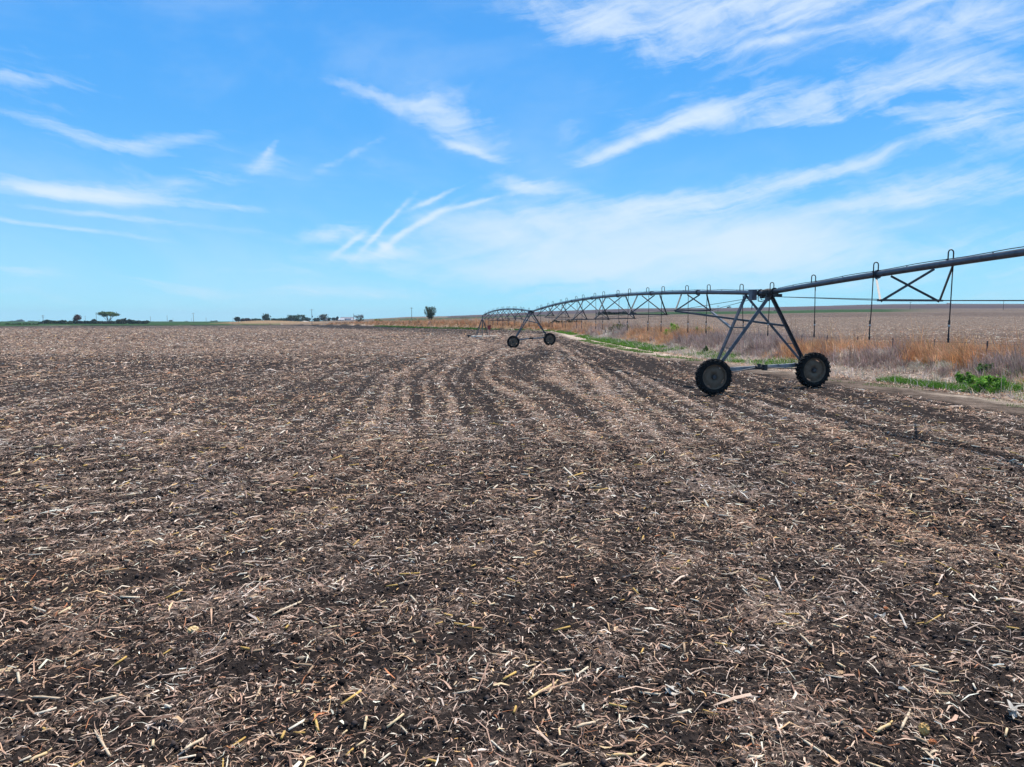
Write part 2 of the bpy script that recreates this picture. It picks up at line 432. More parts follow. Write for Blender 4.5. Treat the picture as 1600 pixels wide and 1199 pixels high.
def build_ground():
    a_in = np.linspace(-44, 46, 900); a_l = np.linspace(-180, -44, 60)[:-1]; a_r = np.linspace(46, 180, 60)[1:]
    ang = np.radians(np.concatenate([a_l, a_in, a_r]))
    v = np.linspace(0, 1, 640)
    # radius: even steps on the screen near by, then geometric
    dep = np.concatenate([np.linspace(math.atan(CAM_H/.5), math.atan(CAM_H/3.6), 12)[:-1],
                          np.linspace(math.atan(CAM_H/3.6), math.atan(CAM_H/120), 620)])
    r = CAM_H/np.tan(dep)
    r = np.concatenate([r, np.geomspace(124, 9000, 90)])
    A, Rr = np.meshgrid(ang, r)
    X = Rr*np.sin(A); Y = Rr*np.cos(A)
    x = X.ravel(); y = Y.ravel()
    e, ye = edge_dist(x, y)
    z = height(x, y, True)
    cov = cover(x, y, e)
    px = CX + F*np.clip(x/np.maximum(y, 1), -6, 6)
    t = np.zeros((len(x), 3)); own = np.zeros(len(x))
    n = fbm(x, y, 4, 3, 81)
    def lay(mask, c, w=1.0):
        nonlocal t, own
        mask = np.clip(mask, 0, 1)[:, None]*w
        t = t*(1-mask) + np.array(c)[None]*mask
        own = own*(1-mask[:, 0]) + mask[:, 0]
    lay(sst(e+(n-.5)*1.6, -.2, .5), (.115, .088, .072))                       # beaten soil of the track
    lay(sst(e+(n-.5)*2, 1.0, 2.2)*sst(fbm(x, y, 2.5, 3, 85), .42, .6), (.30, .245, .20))   # litter on it
    pale = sst(y, 44, 60)*(1-sst(y, 130, 170))*np.exp(-((e-1.8)/1.3)**2)
    lay(pale, (.42, .34, .28))
    lay(sst(e+(n-.5)*2, 3.0, 4.0), (.30, .245, .21))
    lay(sst(e+(n-.5)*2, 6.0, 8.0), (.17, .125, .09))
    lay(sst(e, 3.0, 5.0)*sst(y, 150, 210)*(px > 470), (.20, .12, .06))
    lay(sst(e+(n-.5)*2, 12, 14)*(px > 470), (.140, .107, .088))                # stubble field beyond
    # strips of the far field: darker and lighter bands
    lay(sst(e, 14, 20)*sst(fbm(x*.12, y, 26, 3, 88), .46, .62)*(px > 800), (.09, .066, .058), .6)
    far = sst(e, 20, 40)
    gb = far*sst(y, 400, 430)*(1-sst(y, 780, 860))*sst(px, 860, 1060)*(1-sst(px+(fbm(x, y, 90, 2, 91)-.5)*160, 1380, 1480))
    lay(gb, (.028, .060, .022))
    lay(far*sst(y, 440, 480)*(1-sst(y, 900, 1000))*sst(px, 560, 640)*(1-sst(px, 830, 900)), (.055, .075, .038))
    lay(far*sst(y, 820, 900)*(px > 700), (.070, .050, .056))
    lay(far*sst(y, 1150, 1250)*sst(fbm(x*.3, y, 200, 2, 93), .45, .55)*(px > 700), (.085, .062, .064))
    lay(sst(e, 0, 6)*(px < 440)*(y > 300), (.028, .062, .020))                # young wheat
    lay(sst(y, 1200, 1400)*(px < 600), (.07, .10, .07))
    lay(np.exp(-((x+218)/55)**2)*np.exp(-((y-650)/30)**2)*1.8, (.25, .17, .10))
    V = np.stack([x, y, z], 1)
    nr, nc = A.shape
    i = np.arange(nr-1)[:, None]*nc + np.arange(nc-1)[None]
    Q = np.stack([i, i+1, i+nc+1, i+nc], -1).reshape(-1, 4)[:, ::-1]
    # split the one sheet by what each part is
    fe = e[Q].mean(1); fy = y[Q].mean(1); fp = px[Q].mean(1)
    reg = np.zeros(len(Q), int)
    reg[(fe > 0)] = 1; reg[fe > 3.6] = 2; reg[(fe > 13) & (fp > 470)] = 3
    reg[(fe > 2) & (fp <= 470) & (fy > 300)] = 5
    reg[(fy > 840) & (fe > 13)] = 4
    names = ['crop_field', 'dirt_track', 'bank', 'far_field', 'hills', 'wheat_field']
    for k, nm in enumerate(names):
        q = Q[reg == k]
        if not len(q): continue
        used, inv = np.unique(q, return_inverse=True)
        o = mesh_np(nm, V[used], inv.reshape(q.shape), M_ground, cols=t[used], smooth=True, attrs={'cov': (cov*(.80+.16*sst(y, 25, 90)))[used], 'own': own[used]})
        tag(o, kind='structure')
build_ground()

# ------------------------------------------------------------------ strips: blades, leaves, shreds
def strips(name, c0, c1, c2, side, w, cols, mat, parent=None):
    n = len(c0)
    V = np.empty((n, 6, 3)); w = np.asarray(w)
    for k, c in enumerate((c0, c1, c2)):
        V[:, 2*k] = c - side*w[:, k:k+1]/2; V[:, 2*k+1] = c + side*w[:, k:k+1]/2
    b = np.arange(n)[:, None]*6
    Q = np.stack([b+np.array([[0, 1, 3, 2]]), b+np.array([[2, 3, 5, 4]])], 1).reshape(-1, 4)
    cc = np.repeat(cols, 6, axis=0)
    return mesh_np(name, V.reshape(-1, 3), Q, mat, parent, cols=cc)
PAL = np.array([(.56, .46, .38), (.68, .60, .53), (.42, .31, .25), (.50, .36, .27), (.30, .21, .17), (.62, .47, .30), (.70, .64, .58), (.38, .18, .10), (.56, .38, .18), (.16, .11, .09)])
PW = np.array([.18, .14, .15, .12, .16, .05, .09, .022, .012, .13]); PW = PW/PW.sum()
M_litter = tint_mat('dry_corn_leaf', .8, .12, 90, .12)
def litter(n, y0, y1, pw, lmed, wmed, seed=1, beyond=None, bias=.10):
    rng = np.random.default_rng(seed)
    P = []; got = 0
    while got < n:
        m = n
        y = (y0**pw + (y1**pw-y0**pw)*rng.random(m))**(1/pw)
        x = (y+2.6)*rng.uniform(-.84, .88, m)
        e, _ = edge_dist(x, y); cv = cover(x, y, e)
        if beyond: keep = (e > beyond[0]) & (e < beyond[1]) & (x > -40) & (rng.random(m) < .2+.9*fbm(x*.4, y, 4, 2, 79))
        else: keep = (e < .1) & (rng.random(m) < np.clip((cv-bias)*1.5, .10, 1))
        if not beyond:      # the size classes fade into each other
            f_ = (1 if y0 < 4 else sst(y, y0, y0*1.35))*(1-sst(y, y1*.74, y1))
            keep &= rng.random(m) < f_
        P.append(np.stack([x[keep], y[keep]], 1)); got += keep.sum()
    P = np.concatenate(P)[:n]; n = len(P)
    x, y = P[:, 0], P[:, 1]
    z = height(x, y, True)
    L = lmed*np.exp(rng.normal(0, .6, n)); L = np.minimum(L, lmed*4.2); W = np.minimum(np.minimum(wmed*np.exp(rng.normal(0, .6, n)), wmed*3.4), L*.5)
    yaw = rng.uniform(0, 2*np.pi, n); pitch = rng.normal(0, .20, n); up = (rng.random(n) < .10) & (L < .09); pitch[up] += rng.uniform(.3, 1.0, up.sum())
    roll = rng.normal(0, .45, n)
    d = np.stack([np.cos(yaw)*np.cos(pitch), np.sin(yaw)*np.cos(pitch), np.abs(np.sin(pitch))], 1)
    hx = np.stack([-np.sin(yaw), np.cos(yaw), np.zeros(n)], 1)
    side = hx*np.cos(roll)[:, None] + np.array([0, 0, 1])*np.sin(roll)[:, None]
    b = np.stack([x, y, z + .006 + W*.3 + rng.random(n)*.012*np.where(L > .1, 1.2, 1)], 1)
    bend = rng.normal(0, .14, n)[:, None]*L[:, None]
    hb = rng.normal(0, .11, n)[:, None]*L[:, None]*hx
    c0 = b - d*L[:, None]/2*np.array([1, 1, .2]); c2 = b + d*L[:, None]/2; c1 = b + np.array([0, 0, 1])*np.abs(bend) + hb
    ci = rng.choice(len(PAL), n, p=PW)
    cols = PAL[ci]*rng.uniform(.62, 1.30, (n, 1))
    # warm and cool patches of residue
    wm = (fbm(x, y, 2.2, 2, 97)-.5)[:, None]
    cols = cols*(1+wm*np.array([[.22, .0, -.25]]))*np.array([[1.15, 1.025, .96]])
    ww = np.stack([W*rng.uniform(.1, 1, n), W*rng.uniform(.7, 1.1, n), W*rng.uniform(.02, .8, n)], 1)
    return c0, c1, c2, side, ww, np.clip(cols, .02, .82)
sets = [litter(88000, 2.6, 11, 1.6, .030, .0027, seed=1), litter(31000, 2.6, 11, 1.6, .056, .0062, seed=2), litter(4100, 2.6, 11, 1.6, .10, .0085, seed=11),
        litter(38000, 7.8, 21, 1.7, .060, .0042, seed=12),
        litter(43000, 7.8, 21, 1.7, .040, .0056, seed=3), litter(28000, 7.8, 21, 1.7, .085, .0095, seed=4),
        litter(67000, 15, 44, 1.7, .100, .0135, seed=5), litter(84000, 31, 118, 1.6, .165, .024, seed=6), litter(66000, 84, 330, 1.3, .32, .055, seed=7),
        litter(34000, 14, 60, 1.3, .11, .016, seed=8, beyond=(2.3, 8)), litter(90000, 32, 330, 1.0, .22, .036, seed=9, beyond=(12.5, 600)),
        litter(32000, 15, 44, 1.7, .055, .0085, seed=10)]
for k in (8, 10): sets[k] = sets[k][:5]+(sets[k][5]*.85,)
cat = [np.concatenate([s[k] for s in sets]) for k in range(6)]
lo = strips('corn_residue', *cat, M_litter)
tag(lo, 'pale shredded corn leaves and husks littering the dark tilled soil', 'crop residue', kind='stuff')

# short lengths of broken stalk
def prism_np(P0, P1, r, cols, sides=6):
    n = len(P0); d = P1-P0; d = d/np.linalg.norm(d, axis=1, keepdims=True)
    a = np.cross(d, np.array([0, 0, 1.0])); a /= np.maximum(np.linalg.norm(a, axis=1, keepdims=True), 1e-6); b = np.cross(d, a)
    V = np.empty((n, 4, sides, 3))
    for k in range(sides):
        t = 2*np.pi*k/sides; o = a*math.cos(t)+b*math.sin(t)
        V[:, 0, k] = P0 + o*(r*.35)[:, None]; V[:, 1, k] = P0 + o*r[:, None]
        V[:, 2, k] = P1 + o*(r*.9)[:, None]; V[:, 3, k] = P1 + o*(r*.3)[:, None]
    base = np.arange(n)[:, None, None]*4*sides
    F_ = []
    for j in range(3):
        for k in range(sides):
            F_.append([j*sides+k, j*sides+(k+1) % sides, (j+1)*sides+(k+1) % sides, (j+1)*sides+k])
    Q = (base + np.array(F_)[None]).reshape(-1, 4)
    return V.reshape(-1, 3), Q, np.repeat(cols, 4*sides, axis=0)
def stalks(n, y0, y1, lmed, rmed, seed):
    rng = np.random.default_rng(seed)
    m = n*3
    y = (y0**1.8+(y1**1.8-y0**1.8)*rng.random(m))**(1/1.8); x = y*rng.uniform(-.8, .84, m)
    e, _ = edge_dist(x, y); k = (e < -1) & (rng.random(m) < cover(x, y, e)); x = x[k][:n]; y = y[k][:n]; n = len(x)
    L = lmed*np.exp(rng.normal(0, .4, n)); r = rmed*rng.uniform(.6, 1.3, n); yaw = rng.uniform(0, 2*np.pi, n)
    d = np.stack([np.cos(yaw), np.sin(yaw), rng.normal(0, .1, n)], 1)
    z = height(x, y, True)
    b = np.stack([x, y, z+r*.8+.008], 1)
    pal = np.array([(.62, .48, .30), (.66, .56, .42), (.50, .38, .26), (.70, .62, .50), (.55, .36, .12), (.42, .30, .2)])
    cols = pal[rng.integers(0, len(pal), n)]*rng.uniform(.8, 1.1, (n, 1))
    return prism_np(b-d*L[:, None]/2, b+d*L[:, None]/2, r, cols)
sv = [stalks(900, 3.8, 12, .11, .0085, 21), stalks(1500, 11, 30, .17, .012, 22)]
off = 0; VV = []; QQ = []; CC_ = []
for V_, Q_, c_ in sv: VV.append(V_); QQ.append(Q_+off); CC_.append(c_); off += len(V_)
M_stalk = tint_mat('corn_stalk_rind', .75, 0, 70, .12)
so = mesh_np('stalk_pieces', np.concatenate(VV), np.concatenate(QQ), M_stalk, cols=np.concatenate(CC_))
tag(so, 'short tan lengths of broken corn stalk scattered over the tilled soil', 'corn stalks', kind='stuff')

# clods of soil
def clods(n, seed):
    rng = np.random.default_rng(seed)
    bm = bmesh.new(); bm.free()
    bv = np.array([(1, 0, 0), (-1, 0, 0), (0, 1, 0), (0, -1, 0), (0, 0, 1), (0, 0, -1.)])
    bf = np.array([(0, 2, 4), (2, 1, 4), (1, 3, 4), (3, 0, 4), (2, 0, 5), (1, 2, 5), (3, 1, 5), (0, 3, 5)])
    y = (3.7**1.7+(16**1.7-3.7**1.7)*rng.random(n))**(1/1.7); x = y*rng.uniform(-.8, .84, n)
    e, _ = edge_dist(x, y); k = rng.random(n) > cover(x, y, e)*.9; x = x[k]; y = y[k]; n = len(x)
    z = height(x, y, True); s = np.minimum(.0075*np.exp(rng.normal(0, .68, n)), .030)*np.where(y > 9, 1.3, 1)
    V = bv[None]*(1+rng.normal(0, .22, (n, len(bv), 1)))*s[:, None, None]*np.array([1, 1, .8])
    V = V + np.stack([x, y, z+s*.35], 1)[:, None]
    Q = (np.arange(n)[:, None, None]*len(bv) + bf[None]).reshape(-1, 3)
    c = np.repeat(np.array([(.036, .029, .028)])*rng.uniform(.5, 2.1, (n, 1)), len(bv), axis=0)
    return mesh_np('soil_clods', V.reshape(-1, 3), Q, tint_mat('clod_soil', 1.0, 0, 120, .04), cols=c)
tag(clods(105000, 33), 'small dark crumbs and clods of damp soil between the residue', 'soil', kind='stuff')

# ------------------------------------------------------------------ grasses of the ditch bank
M_grass = tint_mat('dry_grass', .9, .25, 3, .1)
def sample_bank(n, y0, y1, e0, e1, rng, pw=1.0):
    """points at distance e0..e1 beyond the field edge, y of the edge between y0 and y1"""
    yy = (y0**pw + (y1**pw-y0**pw)*rng.random(n))**(1/pw)
    ee = rng.uniform(e0, e1, n)
    xe = np.interp(yy, EUP[:, 1], EUP[:, 0])
    x2 = np.interp(yy+1, EUP[:, 1], EUP[:, 0]); tx = x2-xe; l = np.sqrt(tx**2+1)
    return xe + ee/l, yy - ee*tx/l, ee
def blades(x, y, h, w, lean, cols, rng, curl=.35):
    n = len(x); z = height(x, y)
    yaw = rng.uniform(0, 2*np.pi, n); ln = np.abs(rng.normal(0, lean, n))
    d = np.stack([np.cos(yaw), np.sin(yaw), np.zeros(n)], 1)
    wind = np.array([-.10, 0, 0])
    b = np.stack([x, y, z-.02], 1)
    up = np.array([0, 0, 1.0])
    c1 = b + up*h[:, None]*.55 + (d*ln[:, None]+wind)*h[:, None]*.35
    c2 = b + up*h[:, None]*(1-.3*np.minimum(ln, 1))[:, None] + (d*ln[:, None]+wind)*h[:, None]*(1+curl)*.9
    fy = rng.uniform(0, np.pi, n); side = np.stack([np.cos(fy), np.sin(fy)*.5, np.zeros(n)], 1)
    ww = np.stack([w, w*.9, w*.3], 1)
    return b, c1, c2, side, ww, cols
GR = {'orange': [], 'grey': [], 'pale': [], 'green': []}
def jit(c, n, rng, s=.25): return np.clip(np.array(c)[None]*(1+rng.normal(0, s, (n, 1)))*(1+rng.normal(0, .06, (n, 3))), .01, .8)
def patch(x, y, s, seed): return fbm(x, y, s, 3, seed)
def grow(n, y0, y1, e0, e1, hmul, wmul, seed, pw=1.0):
    rng = np.random.default_rng(seed)
    per = 20; m0 = n//per
    x, y, e = sample_bank(m0, y0, y1, e0, e1, rng, pw)
    sp = .10*wmul**.45*np.exp(rng.normal(0, .35, m0))
    th = np.exp(rng.normal(0, .26, m0)); tc_ = np.exp(rng.normal(0, .26, m0))
    ox = rng.normal(0, 1, (m0, per))*sp[:, None]; oy = rng.normal(0, 1, (m0, per))*sp[:, None]
    x = (x[:, None]+ox).ravel(); y = (y[:, None]+oy).ravel(); e = np.repeat(e, per); th = np.repeat(th, per); tc_ = np.repeat(tc_, per); n = len(x)
    ye = y
    # what grows where along the bank
    orange = np.interp(ye, [15, 24, 29, 42, 47, 64, 70, 92, 99, 128, 140, 190, 240, 600], [.1, .25, .72, .66, .12, .12, .85, .75, .2, .25, .6, .75, .95, .95])
    orange = orange*np.where(ye < 45, .62+.38*sst(e, 5.5, 8.0), 1) + np.where((ye > 43) & (ye < 70), .75*sst(e, 11.5, 13), 0)
    pale = np.interp(ye, [15, 26, 30, 60, 95, 105, 125, 140, 600], [.75, .6, .15, .12, .15, .45, .4, .15, .05])
    pn = patch(x, y, 3.5, 101); p2 = patch(x, y, 1.3, 103)
    o_m = (pn*.5+p2*.5) < .22+orange*.52
    p_m = ~o_m & (patch(x, y, 2.2, 105) < .25+pale*.5)
    g_m = ~o_m & ~p_m
    hv = (.45+.75*patch(x, y, 5, 107)+.5*patch(x, y, 1.1, 108))*th
    for nm, m, h0, c in (('orange', o_m, .88, (.58, .335, .185)), ('grey', g_m, .80, (.40, .30, .26)), ('pale', p_m, .55, (.66, .56, .47))):
        k = m.sum()
        if not k: continue
        front = sst(e[m], e0-.1, e0+2.2)
        h = h0*hmul*hv[m]*(.35+.65*front)*np.exp(rng.normal(0, .2, k))
        cc = jit(c, k, rng, .18)*tc_[m][:, None]
        if nm == 'orange': cc = cc*(1+(patch(x[m], y[m], 1.2, 109)-.5)[:, None]*np.array([[.5, .9, 1.3]]))
        GR[nm].append(blades(x[m], y[m], h, np.full(k, .012*wmul)*rng.uniform(.6, 1.5, k), .33, cc, rng))
grow(86000, 12, 48, 5.0, 11.5, .72, 1.5, 201)
grow(50000, 46, 100, 4.8, 12.5, .85, 1.9, 202)
grow(30000, 98, 200, 4.0, 15.0, 1.05, 3.6, 203)
grow(22000, 195, 330, 4.0, 16.0, 1.15, 7.0, 204)
grow(14000, 325, 560, 4.0, 14.0, .9, 11.0, 205)
# short dead tufts on the slope
rng = np.random.default_rng(210)
x, y, e = sample_bank(26000, 14, 110, 2.8, 6.8, rng, .8)
k = patch(x, y, 1.6, 111) > .40; x, y, e = x[k], y[k], e[k]; n = len(x)
GR['pale'].append(blades(x, y, .20*np.exp(rng.normal(0, .45, n)), .016*rng.uniform(.6, 1.6, n)*np.interp(y, [20, 100], [1, 3]), 1.0, jit((.60, .51, .43), n, rng), rng))
# green grass: strip at the foot of the bank, clumps
def green(n, y0, y1, e0, e1, h, w, thr, seed, lean=.5, c=(.12, .26, .035)):
    rng = np.random.default_rng(seed)
    x, y, e = sample_bank(n, y0, y1, e0, e1, rng)
    k = patch(x, y, 2.0, 113+seed % 5) > thr; x, y = x[k], y[k]; m = len(x)
    GR['green'].append(blades(x, y, h*np.exp(rng.normal(0, .3, m)), w*rng.uniform(.6, 1.5, m), lean, jit(c, m, rng, .3), rng))
green(16000, 14, 25.5, 3.2, 4.7, .22, .014, .38, 221)
green(9000, 20, 26.5, 3.4, 5.6, .30, .02, .50, 231, lean=.8, c=(.15, .33, .04))
green(3500, 24, 32, 5.0, 7.5, .25, .02, .60, 232, c=(.10, .20, .05))
green(9000, 25, 30, 3.1, 4.0, .16, .014, .36, 222)
green(5000, 14, 32, 1.4, 3.0, .07, .014, .55, 223, c=(.17, .25, .07))
green(12000, 38, 62, 3.0, 5.0, .20, .022, .47, 224)
green(16000, 60, 100, 2.6, 4.6, .24, .034, .40, 225)
green(8000, 46, 100, .5, 2.0, .12, .03, .50, 226, c=(.15, .24, .06))
green(7000, 100, 210, 2.2, 4.6, .25, .07, .47, 227)
green(9000, 210, 420, -1.0, 4.0, .45, .16, .45, 228, c=(.09, .19, .035))
GL = {'orange': ('orange_grass', 'tall rust orange prairie grass along the ditch bank', 'tall grass'),
      'grey': ('grey_weeds', 'purplish grey dry weeds growing thick on the ditch bank', 'dry weeds'),
      'pale': ('pale_grass', 'bleached whitish dead grass low on the ditch bank', 'dead grass'),
      'green': ('green_grass', 'fresh green grass in patches beside the dirt track', 'grass')}
for k, L in GR.items():
    cat = [np.concatenate([s[j] for s in L]) for j in range(6)]
    tag(strips(GL[k][0], *cat, M_grass), GL[k][1], GL[k][2], kind='stuff')
# ------------------------------------------------------------------ materials for made things
def plain_mat(name, c1, c2, rough=.6, metal=0.0, scale=8, spec=.5, bump=0.0):
    m, nt, b = new_mat(name)
    geo = nt.new('ShaderNodeTexCoord')
    n = nt.noise(geo.outputs['Object'], scale, 5, .65)
    nt.put(b.inputs['Base Color'], mixrgb(nt, nt.mapr(n, .32, .68), c1, c2))
    nt.put(b.inputs['Roughness'], nt.mapr(n, .3, .7, rough*.85, min(1, rough*1.15), 'LINEAR'))
    b.inputs['Metallic'].default_value = metal; b.inputs['Specular IOR Level'].default_value = spec
    if bump:
        bp = nt.new('ShaderNodeBump'); bp.inputs['Strength'].default_value = bump; bp.inputs['Distance'].default_value = .01
        nt.put(bp.inputs['Height'], n); nt.l.new(bp.outputs[0], b.inputs['Normal'])
    return m
M_galv = plain_mat('galvanized_steel', col(.085, .088, .105), col(.14, .145, .17), .42, .55, 5)
M_galvd = plain_mat('weathered_steel', col(.055, .055, .062), col(.10, .10, .11), .5, .5, 6)
M_rubber = plain_mat('tyre_rubber', col(.005, .005, .006), col(.014, .013, .013), .8, 0, 9, .25)
M_beam = plain_mat('beam_steel', col(.20, .20, .215), col(.34, .34, .36), .5, .35, 3)
M_rim = plain_mat('rim_steel', col(.15, .10, .068), col(.20, .145, .105), .85, 0.0, 6, .2)
M_hose = plain_mat('drop_hose', col(.015, .014, .016), col(.035, .03, .032), .6, 0, 20)
M_dark = plain_mat('dark_boot', col(.018, .018, .02), col(.05, .045, .045), .7, 0, 14)
M_box = plain_mat('grey_box_paint', col(.12, .12, .15), col(.17, .17, .20), .5, .2, 9)
M_red = plain_mat('red_box_paint', col(.30, .03, .03), col(.20, .02, .02), .5, 0, 9)
M_white = plain_mat('white_plastic', col(.7, .7, .68), col(.6, .6, .58), .5)
M_conc = plain_mat('concrete', col(.50, .47, .42), col(.62, .59, .54), .9, 0, 3)
M_wood = plain_mat('grey_pole_wood', col(.10, .08, .065), col(.17, .14, .12), .85, 0, 4)

def gz(x, y): return float(height(np.array([x]), np.array([y]))[0])
# ------------------------------------------------------------------ the irrigation machine
pivot = empty('irrigation_pivot', (PX0+D.x*2*SPAN, PY0+D.y*2*SPAN, 0))
tag(pivot, 'long centre pivot irrigation machine with trussed pipe spans on wheeled towers', 'irrigation machine')
PIV0 = Vector(pivot.location)
def fix(o):           # geometry is written in world coordinates: keep it there
    o.parent = pivot; o.matrix_parent_inverse = Matrix.Translation(-PIV0); return o
Z_T = 3.9
def ctr(t): return Vector((PX0, PY0, 0)) + D*t
def pz(t):
    s = (t/SPAN) % 1.0
    return Z_T + .66*4*s*(1-s) + (.02 if t > SPAN else 0)
def P(t, n=0.0, dz=0.0):
    v = ctr(t) + N*n; v.z = pz(t)+dz; return v
PR = .088
def span(t0, t1, name='span_pipe'):
    m = MB(); n = max(8, int(abs(t1-t0)/1.0))
    m.tube([P(t0+(t1-t0)*i/n) for i in range(n+1)], PR, 14)
    # flanged joints, outlet plugs, and the wire that runs along the top
    st = 6.475
    k = math.ceil(t0/st)
    while k*st < t1:
        if t0+.5 < k*st < t1-.5: m.tube([P(k*st-.025), P(k*st+.025)], PR+.045, 14)
        k += 1
    t = t0+.9
    while t < t1-.5:
        m.tube([P(t, 0, PR-.01), P(t, 0, PR+.035)], .018, 6); t += 1.45
    w = []; t = t0
    while t < t1:
        w.append(P(t, .02, PR+.028 + .012*math.sin(t*2.1))); t += .6
    m.tube(w, .012, 5)
    return fix(m.build(name, M_galv, smooth=True))
STN = [(7.0, .9, .86), (13.5, 1.15, 1.2), (20, 1.38, 1.5), (26.2, 1.42, 1.6), (32.6, 1.38, 1.5), (38.2, 1.15, 1.2), (43.9, .9, .86)]
def truss(base, only=None):
    ends = []
    for i, (t, hw, dep) in enumerate(STN):
        if only and i not in only: continue
        T = base+t; m = MB()
        c = P(T); zb = c.z-dep
        L = ctr(T)-N*hw; L.z = zb; Rr = ctr(T)+N*hw; Rr.z = zb
        dt = 1.15 if dep < 1 else (1.5 if dep < 1.3 else 1.9)
        for E, s, o in ((L, -1, .25), (Rr, 1, -.25)):
            m.angle(E, P(T+dt+o, s*.06, -PR+.01), .055); m.angle(E, P(T-dt+o, s*.06, -PR+.01), .055)
        for E in (L, Rr): m.box(E, (.12, .12, .05), N, D)
        if dep > 1.3:
            for q in (-dt, dt):
                m.bar(P(T+q, -.10, -PR-.03), P(T+q, .10, -PR-.03), .06, .03)
        b = fix(m.build('truss_brace', M_galvd))
        sp = MB(); sp.angle(L+Vector((0, 0, .03)), Rr+Vector((0, 0, .03)), .05)
        s_ = sp.build('spreader_bar', M_galvd, b)
        ends.append((L, Rr))
    return ends
def rods(pts, name='truss_rod'):
    m = MB(); m.tube(pts, .011, 6); return fix(m.build(name, M_galvd, smooth=True))
def drop(t, side, zend=2.36):
    c = P(t); m = MB(); ht = .26; r = .075
    pts = [c+Vector((0, 0, PR-.01)), c+Vector((0, 0, PR+ht-r))]
    for k in range(1, 7):
        a = math.pi*k/6
        pts.append(c + N*side*(r-r*math.cos(a)) + Vector((0, 0, PR+ht-r+r*math.sin(a))))
    e = c+N*side*2*r; e.z = c.z-.2; pts.append(e)
    sw = (random.random()-.5)*.09; sn = (random.random()-.5)*.06
    f = Vector((e.x+N.x*sn*.4, e.y, zend+.9)); g = Vector((e.x+N.x*sw+sn*.3, e.y+sw*.4, zend+.12))
    m.tube(pts, .017, 7); m.tube([e, f, g], .0145, 7)
    o = fix(m.build('sprinkler_drop', M_hose, smooth=True))
    q = MB(); q.tube([g+Vector((0, 0, .02)), g, g-Vector((0, 0, .10)), g-Vector((0, 0, .12)), g-Vector((0, 0, .22))], [.016, .022, .020, .032, .016], 8)
    q.tube([g+Vector((0, 0, .36)), g+Vector((0, 0, .26)), g+Vector((0, 0, .25)), g+Vector((0, 0, .01))], [.026, .026, .017, .017], 8)
    q.build('nozzle', M_dark, o, smooth=False)
    rg = MB(); rg.tube([g+Vector((0, 0, .20)), g+Vector((0, 0, .24))], .028, 8); rg.build('hose_clamp', M_white, o)
    return o
def wheel(c, steer=0.0, roll=0.0, Rt=.70, Wt=.29):
    c = Vector(c); A = Matrix.Rotation(steer, 3, 'Z') @ D
    ty = MB(); h = Wt/2
    prof = [(.47, -h*.80), (.50, -h*.96), (.57, -h*1.02), (.635, -h*.92), (.655, -h*.75), (.665, 0), (.655, h*.75), (.635, h*.92), (.57, h*1.02), (.50, h*.96), (.47, h*.80)]
    ty.lathe(prof, c, A, 48)
    X, Y = ty._frame(A); nl = 23
    for s in (-1, 1):
        for k in range(nl):
            a0 = 2*math.pi*(k+(.5 if s > 0 else 0))/nl + roll
            for (u0, u1, w0, w1) in ((.02, .55, 0, .075), (.55, 1.0, .075, .10)):
                p = []
                for (u, dw) in ((u0, w0), (u1, w1)):
                    aa = a0+dw*2.0
                    rr = .668 - (.010 if u > .9 else 0)
                    p.append(c + A*s*h*u + (X*math.cos(aa)+Y*math.sin(aa))*(rr+.008))
                mid = a0+(w0+w1); rad = X*math.cos(mid)+Y*math.sin(mid)
                ty.bar(p[0], p[1], .055, .048, up=rad)
            # shoulder lug seen from the side
            aa = a0+.20; rad = X*math.cos(aa)+Y*math.sin(aa); tan = A.cross(rad)
            ty.box(c + A*s*(h*.98) + rad*.632, (.095, .055, .035), rad, tan)
    o = fix(ty.build('wheel', M_rubber, smooth=False))
    for p in o.data.polygons: p.use_smooth = False
    rm = MB()
    rm.lathe([(.475, -h*.86), (.49, -h*.84), (.47, -h*.72), (.445, -h*.62), (.43, -h*.15), (.44, h*.15), (.445, h*.62), (.47, h*.72), (.49, h*.84), (.475, h*.86)], c, A, 48)
    nb = len(rm.v); rm.lathe([(.44, -.005), (.392, -.012)], c, A, 48)
    rm.f = [f for f in rm.f if not (min(f) >= nb and (min(f)-nb) % 12 in (2, 3, 4))]
    rm.lathe([(.392, -.012), (.36, -.02), (.30, -.055), (.14, -.06), (.13, -.03), (.0005, -.03)], c, A, 48)
    rm.lathe([(.392, .008), (.36, .0), (.30, -.035), (.14, -.04), (.13, -.012), (.0005, -.012)], c, A, 48)
    rm.build('rim', M_rim, o, smooth=True)
    hb = MB(); hb.tube([c-A*.12, c+A*.20], .065, 14)
    for k in range(8):
        a = 2*math.pi*k/8; q = c+(X*math.cos(a)+Y*math.sin(a))*.10
        hb.tube([q-A*.085, q-A*.02], .014, 6)
    hb.build('hub', M_galvd, o)
    return o
